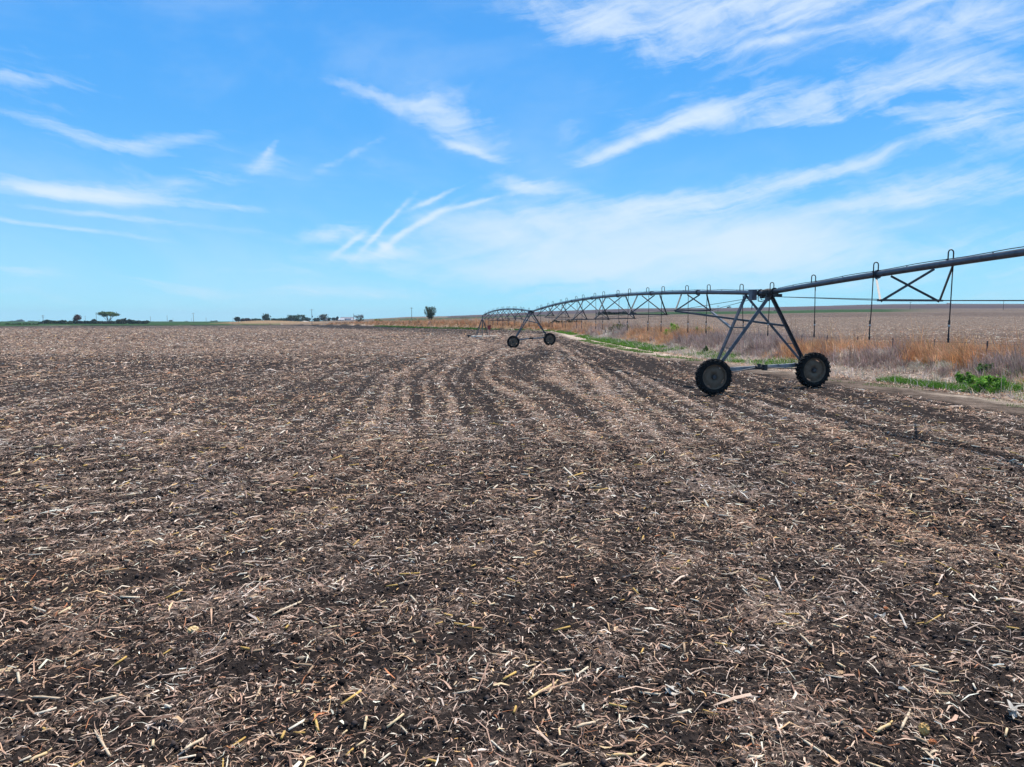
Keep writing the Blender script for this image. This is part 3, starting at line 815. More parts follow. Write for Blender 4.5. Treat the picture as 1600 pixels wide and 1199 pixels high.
def tower(t, zl, zr, box_side=True):
    """two wheels in line across the span, legs up to the pipe"""
    hwb = 2.06
    cl = ctr(t)-N*hwb; cl.z = zl+.69; cr = ctr(t)+N*hwb; cr.z = zr+.69
    wheel(cl, R(-3), .05); wheel(cr, R(2), .17)
    tb = .30
    BL = cl + D*tb + Vector((0, 0, .22)); BR = cr + D*tb + Vector((0, 0, .22))
    bl = BL + N*.25; br = BR - N*.25
    m = MB(); m.bar(bl-N*.35, br+N*.35, .15, .14)
    for f_ in (.10, .30, .70, .90):
        q = bl.lerp(br, f_); m.box(q, (.05, .15, .15), N, D)
    fix(m.build('base_beam', M_beam))
    mid = bl.lerp(br, .5)-D*.10
    m = MB(); m.tube([mid-N*.24, mid+N*.05], .085, 14); m.tube([mid+N*.05, mid+N*.2], .065, 12); m.box(mid+N*.12-D*.02, (.16, .17, .22), N, D)
    m.box(mid-N*.1+Vector((0, 0, .11)), (.11, .09, .07), N, D)
    fix(m.build('drive_motor', M_dark, smooth=False))
    m = MB(); m.tube([cl-D*-.17+N*.1+Vector((0, 0, .02)), mid-N*.2], .022, 8)
    fix(m.build('drive_shaft', M_galvd)); m = MB(); m.tube([mid+N*.2, cr+D*.17-N*.1+Vector((0, 0, .02))], .022, 8); fix(m.build('drive_shaft', M_galvd))
    for c_ in (cl, cr):
        m = MB(); m.tube([c_+D*.13, c_+D*.36], .13, 14); m.box(c_+D*.28+Vector((0, 0, .10)), (.20, .16, .24), N, D)
        fix(m.build('gearbox', M_dark))
    tn, tf = t-.32, t+1.65
    legs = {}
    for s, B in ((-1, BL), (1, BR)):
        for k, tt in ((0, tn), (1, tf)):
            foot = B - N*s*.16 + D*(-.03 if k == 0 else .10) + Vector((0, 0, .05))
            top = P(tt, s*.02, -PR*.2 if k == 0 else -PR*.8)
            m = MB(); m.angle(foot, top, .105 if k == 0 else .085, .012)
            fix(m.build('tower_leg', M_galv)); legs[(s, k)] = (foot, top)
    def on(leg, f): a, b = legs[leg]; return a.lerp(b, f)
    for s in (-1, 1):
        for f_, w_ in ((.55, .06), (.28, .035)):
            m = MB(); m.bar(on((s, 0), f_), on((s, 1), f_), w_, w_*.8); fix(m.build('leg_brace', M_galvd))
    # joint: boot, collector ring, cables, brackets
    m = MB(); J = P(t-.05)
    m.tube([P(t-.30), P(t-.24), P(t-.18), P(t-.10), P(t-.02), P(t+.06), P(t+.14)], [.10, .155, .12, .165, .12, .155, .10], 14)
    m.tube([P(t-.62), P(t-.58)], .15, 14); m.tube([P(t+.42), P(t+.46)], .15, 14)
    for k in range(9):
        a = random.uniform(0, 6.28); q = J + N*.16*math.cos(a)+Vector((0, 0, .16*math.sin(a)-.04)) + D*random.uniform(-.3, .3)
        m.box(q, (random.uniform(.05, .13), random.uniform(.06, .2), random.uniform(.05, .12)), N, D)
    cb = [J+D*.5+N*-.1+Vector((0, 0, -.05)), J+D*.25-N*.22+Vector((0, 0, -.30)), J-D*.1-N*.1+Vector((0, 0, -.36)), J-D*.45+N*.1+Vector((0, 0, -.08))]
    m.tube(cb, .018, 6); m.tube([q+N*.12+Vector((0, 0, .05)) for q in cb], .014, 6)
    m.box(P(t-.85, 0, -.16), (.26, .18, .10), N, D)
    fix(m.build('pipe_coupling', M_dark))
    m = MB(); q = P(t+.75, -.17, -.10); m.box(q, (.17, .34, .38), N, D); m.box(q+Vector((0, 0, .20)), (.20, .38, .03), N, D); m.box(q-N*.095, (.02, .28, .30), N, D)
    m.tube([q-Vector((0, 0, .23)), q-Vector((0, 0, .55))+D*.05], .018, 6)
    fix(m.build('control_box', M_box))
    return on
zl1, zr1 = gz(*(ctr(0)-N*2.06).xy), gz(*(ctr(0)+N*2.06).xy)
zl2, zr2 = gz(*(ctr(SPAN)-N*2.06).xy), gz(*(ctr(SPAN)+N*2.06).xy)
random.seed(5)
on1 = tower(0, zl1, zr1); on2 = tower(SPAN, zl2, zr2)
span(-26, -.22); span(.12, SPAN-.22); span(SPAN+.12, 2*SPAN-.35)
# spans: braces, rods, struts to the towers
near = truss(-SPAN, only=(3, 4, 5, 6))
e0 = [P(-.9, -.09, -.22), P(-.9, .09, -.22)]
for s in (0, 1): rods([e0[s]] + [p[s] for p in near[::-1]])
E1 = truss(0); E2 = truss(SPAN)
for s in (0, 1):
    n_ = (-.09, .09)[s]
    rods([P(.9, n_, -.2)] + [p[s] for p in E1] + [P(SPAN-.9, n_, -.22)])
    rods([P(SPAN+.9, n_, -.2)] + [p[s] for p in E2] + [P(2*SPAN-.9, n_, -.22)])
for E, on in ((E1, on1), (E2, on2)):
    m = MB(); m.angle(E[0][0], on((1, 0), .55), .075); fix(m.build('strut', M_galvd))
    m = MB(); m.angle(E[0][1], on((-1, 1), .55), .075); fix(m.build('strut', M_galv))
# hanging drops
k = 0
for t in (-12.6, -9.2, -6.5, -3.05, -.55):
    drop(t, (-1 if k % 2 == 0 else 1)); k += 1
for b0 in (0, SPAN):
    t = 2.2; k = 0
    while t < SPAN-2:
        drop(b0+t, (1 if k % 2 == 0 else -1)); k += 1; t += 2.9
# the centre point: four legged frame, riser, red panel
cp = ctr(2*SPAN); g0 = gz(cp.x, cp.y)
hb = 1.22; zt = 3.15; fr = []
for a in (-1, 1):
    for b in (-1, 1):
        foot = cp+N*a*hb+D*b*hb; foot.z = g0+.1; top = cp+N*a*.16+D*b*.16; top.z = zt
        m = MB(); m.angle(foot, top, .09); fix(m.build('frame_leg', M_galvd)); fr.append((foot, top))
m = MB()
for f_ in (.22, .45, .68):
    q = [a.lerp(b, f_) for a, b in (fr[0], fr[1], fr[3], fr[2])]
    for i in range(4): m.angle(q[i], q[(i+1) % 4], .055)
fix(m.build('frame_brace', M_galvd))
m = MB(); zt2 = pz(2*SPAN-.4)
m.tube([(cp.x, cp.y, g0), (cp.x, cp.y, zt2-.35), (cp.x-D.x*.03, cp.y-D.y*.03, zt2-.12), tuple(P(2*SPAN-.16)), tuple(P(2*SPAN-.4))], .10, 12)
m.tube([(cp.x, cp.y, zt-.1), (cp.x, cp.y, zt+.1)], .19, 14)
fix(m.build('riser_pipe', M_galv, smooth=True))
m = MB(); q = cp+N*1.15-D*1.0; q.z = 1.75; m.box(q, (.55, .25, .75), N, D); m.box(q+Vector((0, 0, .39)), (.6, .3, .04), N, D)
m.tube([(q.x, q.y, g0+.1), (q.x, q.y, 1.4)], .03, 8)
fix(m.build('control_panel', M_red))
m = MB()
for a in np.linspace(0, 2*math.pi, 1): pass
m.box((cp.x+.4, cp.y, g0-.04), (4.8, 4.4, .30), N, D)
pad = m.build('concrete_pad', M_conc); tag(pad, 'pale concrete slab under the four legged centre frame of the irrigation machine', 'concrete pad')
m = MB(); q = Vector((cp.x-2.4, cp.y-2.0, 0)); q.z = gz(q.x, q.y)
m.tube([q, q+Vector((0, 0, .42))], .16, 12); m.tube([q+Vector((-.35, 0, .3)), q+Vector((.5, 0, .3))], .10, 10); m.tube([q+Vector((0, 0, .42)), q+Vector((0, 0, .48))], [.2, .14], 12)
tag(m.build('well_valve', M_dark), 'small dark water valve standing left of the concrete slab', 'valve')

# ------------------------------------------------------------------ fence on the bank
fe = empty('wire_fence', (20, 36, 0)); tag(fe, 'thin wire fence on steel posts half lost in the orange grass', 'fence')
fo = Vector((20, 36, 0))
def fixf(o): o.parent = fe; o.matrix_parent_inverse = Matrix.Translation(-fo)
pts = []
yy = 22.0
while yy < 96:
    xe = float(np.interp(yy, EUP[:, 1], EUP[:, 0])) + 8.6
    z = gz(xe, yy); pts.append(Vector((xe, yy, z+1.12)))
    m = MB(); m.bar((xe, yy, z-.2), (xe+random.uniform(-.04, .04), yy, z+1.12), .032, .02); m.bar((xe, yy+.02, z-.2), (xe, yy+.02, z+1.10), .012, .04)
    fixf(m.build('fence_post', M_galvd)); yy += 3.1
m = MB()
for dz in (-.12, -.42, -.75): m.tube([p+Vector((0, -.03, dz)) for p in pts], .006, 4)
fixf(m.build('fence_wire', M_galvd))

# ------------------------------------------------------------------ trees, bushes
M_leaf = tint_mat('tree_leaf', .7, .3, 1.5)
M_bark = plain_mat('bark', col(.05, .04, .035), col(.11, .09, .075), .9, 0, 2)
def leafcloud(C0, n, size, colr, rng, jitter=.12):
    """C0: list of (centre, radii, share). leaf quads through the volume, thicker towards the rims of clumps"""
    sh = np.array([c[2] for c in C0], float); sh /= sh.sum()
    ci = rng.choice(len(C0), n, p=sh)
    cen = np.array([c[0] for c in C0])[ci]; rad = np.array([c[1] for c in C0])[ci]
    d = rng.normal(0, 1, (n, 3)); d /= np.linalg.norm(d, axis=1, keepdims=True)
    p = cen + d*rad*(rng.random(n)**.45)[:, None]*(1+rng.normal(0, jitter, (n, 1)))
    a = rng.normal(0, 1, (n, 3)); a /= np.linalg.norm(a, axis=1, keepdims=True)
    b = np.cross(a, rng.normal(0, 1, (n, 3))); b /= np.linalg.norm(b, axis=1, keepdims=True)
    s = size*np.exp(rng.normal(0, .35, n))[:, None]
    V = np.stack([p-a*s*.5-b*s*.3, p+a*s*.1-b*s*.5, p+a*s*.5+b*s*.3, p-a*s*.1+b*s*.5], 1)
    br = np.array([rng.uniform(.7, 1.25) for _ in C0])[ci][:, None]
    cc = np.array(colr)[None]*br*rng.uniform(.7, 1.3, (n, 1))*(1+rng.normal(0, .06, (n, 3)))
    return V.reshape(-1, 3), np.arange(n*4).reshape(-1, 4), np.repeat(np.clip(cc, .005, .6), 4, axis=0)
def tree(px, top_y, Y, wpx, label, cat='tree', name='tree', style='round', colr=(.06, .10, .035), dens=900, seed=1, group=None, base_z=None, leaf=None, x=None):
    rng = np.random.default_rng(seed); rnd = random.Random(seed)
    a, b = ray(px, top_y); X = a*Y if x is None else x; z0 = gz(X, Y) if base_z is None else base_z
    H = max(CAM_H + b*Y - z0, .6); W = wpx*Y/F
    root = empty(name, (X, Y, z0)); tag(root, label, cat, group)
    tr = MB(); cl = []
    tr_r = max(.03, min(.035*H, .45))
    if style == 'round':
        tr.tube([(0, 0, -.3), (.02*H, 0, H*.25), (0, .01*H, H*.55), (0, 0, H*.8)], [tr_r, tr_r*.8, tr_r*.5, tr_r*.2], 7)
        for k in range(17):
            an = rnd.uniform(0, 6.28); zz = rnd.uniform(.22, .84); rr = W*.5*rnd.uniform(.3, .75)*math.sin(math.pi*min(1, max(.2, zz)))
            c = (math.cos(an)*rr, math.sin(an)*rr, H*zz); q = rnd.uniform(.16, .27)
            cl.append((c, (W*q, W*q, H*q*.85), q*q)); tr.tube([(0, 0, H*zz*.55), (c[0]*.6, c[1]*.6, c[2]*.86), c], [tr_r*.4, tr_r*.25, tr_r*.08], 5)
    elif style == 'flat':
        for k in range(9):
            an = 6.28*k/9+rnd.uniform(-.3, .3); rr = W*.5*rnd.uniform(.35, .82)
            c = (math.cos(an)*rr, math.sin(an)*rr, H*rnd.uniform(.66, .86)); q = rnd.uniform(.13, .2)
            cl.append((c, (W*q, W*q, H*.12), q*q))
            tr.tube([(0, 0, -.3), (c[0]*.15, c[1]*.15, H*.22), (c[0]*.5, c[1]*.5, H*.48), (c[0]*.95, c[1]*.95, c[2])], [tr_r*.7, tr_r*.6, tr_r*.35, tr_r*.08], 6)
        for k in range(5):
            cl.append(((rnd.uniform(-.2, .2)*W, rnd.uniform(-.2, .2)*W, H*rnd.uniform(.8, .9)), (W*.17, W*.17, H*.1), .04))
    elif style == 'hedge':
        tr.tube([(0, 0, -.3), (0, 0, H*.7)], [tr_r, tr_r*.3], 6)
        for k in range(12):
            q = rnd.uniform(.2, .3); cl.append(((rnd.uniform(-.3, .3)*W, rnd.uniform(-.3, .3)*W, H*rnd.uniform(.1, .8)), (W*q, W*q, H*.22), q))
    elif style == 'cedar':
        tr.tube([(0, 0, -.2), (0, 0, H*.95)], [tr_r, tr_r*.15], 6)
        for k in range(9):
            zz = .1+.85*k/9; q = W*.5*(1-.6*zz**1.6)*rnd.uniform(.75, 1.05)
            cl.append(((rnd.uniform(-.1, .1)*W, rnd.uniform(-.1, .1)*W, H*zz), (q, q, H*.11), q))
    elif style == 'vase':
        for k in range(13):
            an = rnd.uniform(0, 6.28); sp = rnd.uniform(.15, .5)*W; hh = H*rnd.uniform(.72, 1.0)*(1-.25*(sp/W))
            c = (math.cos(an)*sp, math.sin(an)*sp, hh)
            tr.tube([(0, 0, -.2), (c[0]*.35, c[1]*.35, hh*.35), (c[0]*.8, c[1]*.8, hh*.7), c], [tr_r*.5, tr_r*.4, tr_r*.22, tr_r*.05], 5)
            for q, sz in ((.35, .11), (.55, .12), (.75, .11), (.93, .08)):
                cl.append(((c[0]*q+rnd.uniform(-.03, .03)*W, c[1]*q, hh*q), (W*sz, W*sz, H*.11), sz))
    elif style == 'bare':
        for k in range(16):
            an = rnd.uniform(0, 6.28); sp = rnd.uniform(.1, .5)*W; hh = H*rnd.uniform(.7, 1.0)*(1-.3*sp/W)
            c = (math.cos(an)*sp, math.sin(an)*sp, hh)
            tr.tube([(0, 0, -.2), (c[0]*.4, c[1]*.4, hh*.4), c], [tr_r*.5, tr_r*.3, tr_r*.06], 4)
            cl.append(((c[0]*.8, c[1]*.8, hh*.8), (W*.12, W*.12, H*.16), .1))
    elif style == 'bush':
        for k in range(6): tr.tube([(0, 0, -.1), (rnd.uniform(-.3, .3)*W, rnd.uniform(-.3, .3)*W, H*.7)], [max(.015, .02*H), .008], 5)
        for k in range(26):
            an = rnd.uniform(0, 6.28); f_ = math.sqrt(rnd.random()); rr = W*.48*f_; q = rnd.uniform(.06, .13)
            cl.append(((math.cos(an)*rr, math.sin(an)*rr, H*rnd.uniform(.15, .92-.35*f_*f_)), (W*q, W*q, H*rnd.uniform(.12, .2)), q))
    tr.build('trunk' if style not in ('bush', 'bare') else 'stems', M_bark, root)
    ls = leaf or max(.05, min(.55, .05*max(H, W)))
    V, Q, cc = leafcloud(cl, dens, ls, colr, rng, .42 if style == 'bush' else .2)
    mesh_np('crown' if style != 'bush' else 'foliage', V, Q, M_leaf, root, cols=cc)
    return root
G1 = 'evergreens in the windbreak at the left'
dk = (.030, .048, .026)
# windbreak at the left, about 760 m off: (px, top, width, colour)
wb = [(66, 503.5, 8, dk, 'cedar', 'darkest low evergreen at the left end of the windbreak'),
      (74, 500.2, 9, dk, 'round', 'tall dark rounded tree near the left end of the windbreak'),
      (82, 501.3, 9, (.06, .085, .03), 'round', 'olive rounded tree right of the dark left end of the windbreak'),
      (90, 501.8, 9, (.11, .13, .04), 'round', 'yellow green tree in the left part of the windbreak'),
      (99, 501.0, 9, (.045, .07, .03), 'round', 'mid green tree between the yellow green one and the red brown one'),
      (108, 501.5, 10, (.045, .075, .03), 'round', 'green tree just left of the red brown tree'),
      (117, 501.3, 9, dk, 'round', 'dark tree standing below the red brown crown'),
      (127, 501.6, 10, (.05, .045, .035), 'round', 'brownish tree directly right of the red brown tree'),
      (138, 501.8, 10, dk, 'round', 'dark low tree midway between the red brown and the umbrella tree'),
      (147, 499.6, 8, dk, 'cedar', 'pointed dark evergreen left of the umbrella tree'),
      (155, 501.8, 10, dk, 'round', 'dark rounded bushy tree at the left foot of the umbrella tree'),
      (166, 503.0, 10, (.05, .04, .03), 'round', 'low brown tree under the umbrella tree'),
      (177, 502.4, 9, dk, 'round', 'low dark tree at the right foot of the umbrella tree'),
      (187, 498.8, 12, (.035, .042, .026), 'round', 'broad dark tree right of the umbrella tree'),
      (197, 498.0, 12, (.042, .045, .028), 'round', 'highest broad dark tree in the right half of the windbreak'),
      (207, 499.6, 9, dk, 'round', 'dark round tree right of the highest dark ones'),
      (216, 501.4, 9, dk, 'round', 'lower dark tree second from the right end of the windbreak'),
      (226, 501.2, 10, dk, 'round', 'last dark tree at the right end of the windbreak')]
for i, (px, ty, w, c, st, lb) in enumerate(wb):
    tree(px, ty-.3, 640+random.uniform(-8, 8), w*1.3, lb, 'tree', 'windbreak_tree', 'hedge' if st == 'round' else st, c, 900, 300+i, 'trees of the windbreak at the left', leaf=.8)
tree(120, 491.3, 655, 14, 'red brown tree rising above the dark windbreak', 'tree', 'red_tree', 'round', (.10, .045, .04), 900, 330, leaf=.7)
tree(169, 486.8, 655, 31, 'spreading umbrella shaped green tree above the windbreak', 'tree', 'umbrella_tree', 'flat', (.10, .15, .05), 3600, 331, leaf=.6)
# small bushes in a line in front of the far left
for i, px in enumerate((10, 14, 19.5, 23.5, 27.5, 31, 37.5, 41.5, 46.5, 53, 58)):
    tree(px, 506.2+random.uniform(-.3, .4)+1.2, 500, 3.6, 'tiny dark round bush in the row along the far left field edge', 'bush', 'hedge_bush', 'bush', dk, 120, 340+i, 'tiny bushes along the far left field edge', leaf=.5)
# blue far trees and farm at the far left
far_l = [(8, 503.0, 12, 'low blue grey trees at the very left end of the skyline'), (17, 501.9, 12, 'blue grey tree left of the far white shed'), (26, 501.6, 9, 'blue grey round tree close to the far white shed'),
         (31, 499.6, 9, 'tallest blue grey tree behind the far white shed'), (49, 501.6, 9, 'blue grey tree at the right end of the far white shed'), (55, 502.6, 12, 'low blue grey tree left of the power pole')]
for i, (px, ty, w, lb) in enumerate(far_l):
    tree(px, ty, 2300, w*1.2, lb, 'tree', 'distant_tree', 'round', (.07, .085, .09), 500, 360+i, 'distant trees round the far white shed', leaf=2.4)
def shed(px0, px1, ytop, Y, label, wall, roof, rooff=.45, name='farm_shed', dep=None):
    a0, _ = ray(px0, ytop); a1, b = ray(px1, ytop); x0, x1 = a0*Y, a1*Y; z0 = gz((x0+x1)/2, Y)-.3; zt = CAM_H+b*Y
    h = zt-z0; W = x1-x0; dp = dep or W*.5
    root = empty(name, ((x0+x1)/2, Y, z0)); tag(root, label, 'farm building')
    zw = h*(1-rooff)
    m = MB(); m.box((0, 0, zw/2), (W, dp, zw)); m.build('wall', wall, root)
    m = MB(); o = .03*W; b0 = len(m.v)
    for s in (-1, 1):
        p = [(-W/2-o, s*(dp/2+o), zw-.05), (W/2+o, s*(dp/2+o), zw-.05), (W/2+o, 0, h), (-W/2-o, 0, h)]
        q = [(a, b_, c+.12) for a, b_, c in p]; i0 = len(m.v); m.v += [Vector(t) for t in p+q]
        for f_ in ((0, 1, 2, 3), (7, 6, 5, 4), (0, 4, 5, 1), (1, 5, 6, 2), (2, 6, 7, 3), (3, 7, 4, 0)): m.f.append(tuple(i0+t for t in f_))
    for s in (-1, 1):
        i0 = len(m.v); m.v += [Vector((s*W/2, -dp/2, zw)), Vector((s*W/2, dp/2, zw)), Vector((s*W/2, 0, h-.1))]; m.f.append((i0, i0+1, i0+2))
    m.build('roof', roof, root)
    m = MB(); m.box((-W*.15, -dp/2-.02, zw*.42), (W*.14, .12, zw*.84)); m.build('door', M_dark, root)
    return root
M_wwall = plain_mat('white_siding', col(.72, .73, .75), col(.62, .63, .66), .6)
M_groof = plain_mat('purple_grey_roof', col(.16, .15, .19), col(.22, .21, .25), .6)
M_wroof = plain_mat('white_metal_roof', col(.78, .78, .80), col(.66, .66, .70), .45)
M_tan = plain_mat('tan_siding', col(.45, .38, .3), col(.38, .32, .26), .8)
shed(35, 46, 502.6, 2250, 'long white shed far away at the left among blue grey trees', M_wwall, M_wroof, .35)
shed(533, 552, 495.8, 1060, 'white farm building with purple grey roof left of the twiggy bush', M_wwall, M_groof, .55)
shed(529, 538, 498.3, 1040, 'small white lean-to at the left of the purple roofed building', M_wwall, M_wroof, .4)
shed(549, 556, 498.6, 1045, 'low white shed between the purple roofed building and the twiggy bush', M_wwall, M_wroof, .4)
shed(508.5, 511.5, 498.6, 900, 'small tan shed at the right of the grey round tree', M_tan, M_groof, .35)
# farmstead trees
ft = [(371, 495.5, 860, 7, (.05, .06, .045), 'round', 'leaning small tree at the left end of the farmstead trees'),
      (379, 497.6, 880, 9, (.075, .045, .05), 'round', 'purple brown bushy tree beside the small leaning tree'),
      (386, 497.4, 880, 9, (.075, .042, .05), 'round', 'second purple brown tree from the left of the farmstead'),
      (392, 498.4, 885, 8, (.08, .05, .05), 'round', 'lower purple brown tree before the green farmstead trees'),
      (398, 498.0, 900, 9, (.05, .085, .05), 'round', 'low green tree left of the dark round one'),
      (406, 498.4, 900, 10, (.05, .09, .055), 'round', 'green bushy tree touching the dark round one'),
      (416, 490.0, 820, 13, (.040, .060, .028), 'round', 'dark round tree standing clear above the farmstead hedge'),
      (430, 497.8, 900, 9, (.04, .07, .045), 'round', 'dark green low tree right of the dark round one'),
      (441, 497.2, 980, 10, (.05, .085, .055), 'round', 'blue green tree at the gap in the farmstead trees'),
      (449, 495.6, 980, 11, (.05, .09, .055), 'round', 'green tree left of the tall farmstead grove'),
      (456, 492.6, 980, 11, (.055, .09, .05), 'round', 'left tree of the tall farmstead grove'),
      (462, 489.2, 975, 11, (.055, .095, .05), 'round', 'tallest tree of the farmstead grove'),
      (471, 491.0, 985, 11, (.055, .095, .05), 'round', 'right hand tree of the tall farmstead grove'),
      (481, 495.2, 990, 10, (.035, .065, .045), 'round', 'dark tree behind the tall power pole'),
      (494, 496.0, 1000, 9, (.05, .07, .06), 'round', 'blue green tree between the power pole and the grey round tree'),
      (505, 491.0, 930, 12, (.13, .135, .115), 'round', 'pale grey leafless looking round tree'),
      (512, 496.6, 960, 8, (.035, .055, .04), 'round', 'dark tree right of the grey round tree'),
      (521, 496.0, 1050, 5, (.04, .05, .06), 'round', 'small dark tree left of the white farm buildings'),
      (527, 494.8, 1050, 4, (.04, .05, .06), 'cedar', 'narrow dark tree touching the white farm buildings')]
for i, (px, ty, Y, w, c, st, lb) in enumerate(ft):
    tree(px, ty, Y, w*1.35, lb, 'tree', 'farmstead_tree', 'hedge' if i not in (0, 6, 15, 17, 18) and st == 'round' else st, c, 900, 380+i, 'trees round the farmstead', leaf=.95)
tree(560, 489.5, 570, 19, 'twiggy grey bush with dark green foot beside the white farm buildings', 'bush', 'twiggy_bush', 'bare', (.13, .115, .12), 1600, 420, leaf=.22)
tree(562, 496.0, 565, 13, 'dark green bush at the foot of the twiggy grey bush', 'bush', 'dark_bush', 'bush', (.03, .05, .025), 600, 421, leaf=.3)
tree(592, 497.8, 480, 15, 'bright yellow green bush in the orange grass', 'bush', 'yellow_bush', 'bush', (.22, .25, .03), 800, 422, leaf=.28)
tree(673, 476.3, 400, 22, 'tall vase shaped tree with thin leaves standing in the orange grass', 'tree', 'roadside_tree', 'vase', (.055, .085, .03), 5200, 423, leaf=.24)
tree(727, 493.0, 330, 20, 'faint leafless thicket above the orange grass left of the pivot centre', 'bush', 'leafless_bush', 'bare', (.12, .09, .09), 260, 424, leaf=.10)
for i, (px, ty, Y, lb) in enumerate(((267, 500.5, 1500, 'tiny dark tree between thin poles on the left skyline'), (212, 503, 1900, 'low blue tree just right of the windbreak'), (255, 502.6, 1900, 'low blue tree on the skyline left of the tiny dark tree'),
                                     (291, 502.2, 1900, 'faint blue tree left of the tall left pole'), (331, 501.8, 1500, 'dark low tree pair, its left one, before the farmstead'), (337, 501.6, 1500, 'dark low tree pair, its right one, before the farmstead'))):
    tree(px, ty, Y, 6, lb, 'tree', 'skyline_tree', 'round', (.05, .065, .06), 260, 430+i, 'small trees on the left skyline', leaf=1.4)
# dark shrub rows beyond the bank
for i in range(7):
    tree(865+i*6.6, 500.6+random.uniform(-.6, .9), 215+i*2.0, 12, ('leftmost dark shrub', 'second dark shrub from the left', 'third dark shrub from the left', 'middle dark shrub', 'third dark shrub from the right', 'second dark shrub from the right', 'rightmost dark shrub')[i] + ' of the nearer row behind the pipe drops', 'shrub', 'dark_shrub', 'bush', (.016, .022, .013), 1500, 450+i, 'nearer dark shrub row', leaf=.30)
for i in range(8):
    tree(938+i*7, 488.0+random.uniform(-.8, .8), 455, 13, ('leftmost dark shrub', 'second dark shrub from the left', 'third dark shrub from the left', 'fourth dark shrub from the left', 'fourth dark shrub from the right', 'third dark shrub from the right', 'second dark shrub from the right', 'rightmost dark shrub')[i] + ' of the farther row seen through the truss', 'shrub', 'dark_shrub', 'bush', (.016, .024, .014), 1300, 460+i, 'farther dark shrub row', leaf=.6)
# bushes on the bank
tree(1051, 503.0, 76, 22, 'bright green round bush behind the purple weeds', 'bush', 'green_bush', 'bush', (.24, .40, .05), 2200, 480, leaf=.10)
tree(1092, 508.0, 74, 15, 'low green bush to the right of the bright round one', 'bush', 'green_bush', 'bush', (.18, .27, .06), 1100, 481, leaf=.09)
tree(1109, 508.2, 73, 17, 'low dull green bush left of the tower leg', 'bush', 'green_bush', 'bush', (.16, .24, .06), 1100, 482, leaf=.09)
tree(962, 503.5, 112, 22, 'olive green low bush between pipe drops on the bank', 'bush', 'olive_bush', 'bush', (.13, .15, .04), 900, 483, leaf=.12)
tree(978, 506.0, 110, 14, 'small olive bush right of the larger olive one', 'bush', 'olive_bush', 'bush', (.12, .15, .04), 600, 484, leaf=.12)
def weed(px, py_base, py_top, Y, wpx, label, c, n, seed, name='green_weed', leaf=.06):
    a, b = ray(px, py_base); tree(px, py_top, Y, wpx, label, 'plant', name, 'bush', c, n, seed, leaf=leaf)
weed(1102, 553, 546.5, 53.5, 9, 'small dark green weed at the foot of the bank left of the tower', (.06, .12, .03), 400, 490)
weed(1506, 600, 587, 27.0, 30, 'leafy green weed against the bank, left of the brightest clump', (.17, .33, .05), 1700, 491)
weed(1548, 603, 591, 25.6, 46, 'brightest leafy green clump at the foot of the bank', (.20, .38, .06), 2600, 492)
weed(1538, 590, 580, 28.0, 24, 'dull green weed half hidden in the bleached grass', (.11, .20, .05), 900, 493)
weed(1584, 585, 572, 28.5, 18, 'small green weed in the bleached grass near the right edge', (.08, .13, .03), 500, 494)

# ------------------------------------------------------------------ power poles
def pole(px, ytop, Y, label, arms=1, r=.15):
    a, b = ray(px, ytop); X = a*Y; z0 = gz(X, Y); zt = CAM_H+b*Y; H = zt-z0
    root = empty('power_pole', (X, Y, z0)); tag(root, label, 'power pole', 'power poles along the skyline')
    m = MB(); m.tube([(0, 0, -.3), (0, 0, H)], [r*1.3, r*.9], 8); m.build('pole', M_wood, root)
    if arms:
        m = MB(); m.box((0, -.2, H-.7), (2.6, .14, .16))
        if arms > 1: m.box((0, -.2, H-1.7), (2.2, .14, .16))
        m.build('crossarm', M_wood, root)
        m = MB()
        for s in (-1.2, -.7, .7, 1.2): m.tube([(s, -.2, H-.62), (s, -.2, H-.35)], .06, 6)
        m.build('insulator', M_white, root)
    return root
for px, ty, Y, ar, lb in ((67, 492.5, 600, 2, 'power pole with two crossarms at the left end of the windbreak'), (61, 500, 1300, 0, 'short thin pole left of the windbreak end'), (133, 494, 1250, 1, 'thin pole between the red brown and the umbrella tree'),
                          (150, 488.2, 900, 0, 'thin tall pole just left of the umbrella tree'), (235, 495, 1150, 1, 'first pole right of the windbreak'), (261, 493.2, 950, 0, 'taller plain pole right of the windbreak, second one'),
                          (270, 496.8, 1500, 0, 'short pole beside the taller plain pole'), (302, 489.2, 690, 1, 'tallest pole between windbreak and farmstead'), (299, 497.5, 1500, 0, 'short faint pole left of the tallest one'),
                          (322, 496.5, 1200, 1, 'thin pole right of the tallest one'), (364, 496.2, 1100, 0, 'thin pole at the left end of the farmstead'), (487, 483.2, 540, 1, 'stout dark power pole before the farmstead grove'),
                          (552.5, 490, 800, 0, 'thin pole touching the left side of the twiggy bush'), (643, 480.5, 560, 1, 'power pole left of the vase shaped tree'), (1122, 477.5, 640, 1, 'thin power pole seen under the near span'),
                          (1273.5, 472.5, 1050, 1, 'far power pole right of the near tower'), (1422.5, 471.8, 660, 1, 'power pole rising from the green strip at the right'), (1568.5, 469.5, 640, 1, 'rightmost power pole on the far field')):
    o = pole(px, ty, Y, lb, ar, .16 if Y < 800 else .2)
    if px == 487:
        m = MB(); m.tube([(.45, -.1, 6.2), (.45, -.1, 7.3)], .32, 10); m.build('transformer', M_box, o)
# far silhouettes on the right skyline
shed(1480, 1486, 473.6, 1500, 'tiny farm roof on the right skyline', M_tan, M_groof, .5)
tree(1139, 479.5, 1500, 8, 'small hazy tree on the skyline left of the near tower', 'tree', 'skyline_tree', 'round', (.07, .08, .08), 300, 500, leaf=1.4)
tree(1211, 485.5, 700, 3, 'tiny dark bush in the green strip right of the near tower', 'bush', 'field_bush', 'bush', (.03, .05, .03), 120, 501, leaf=.5)

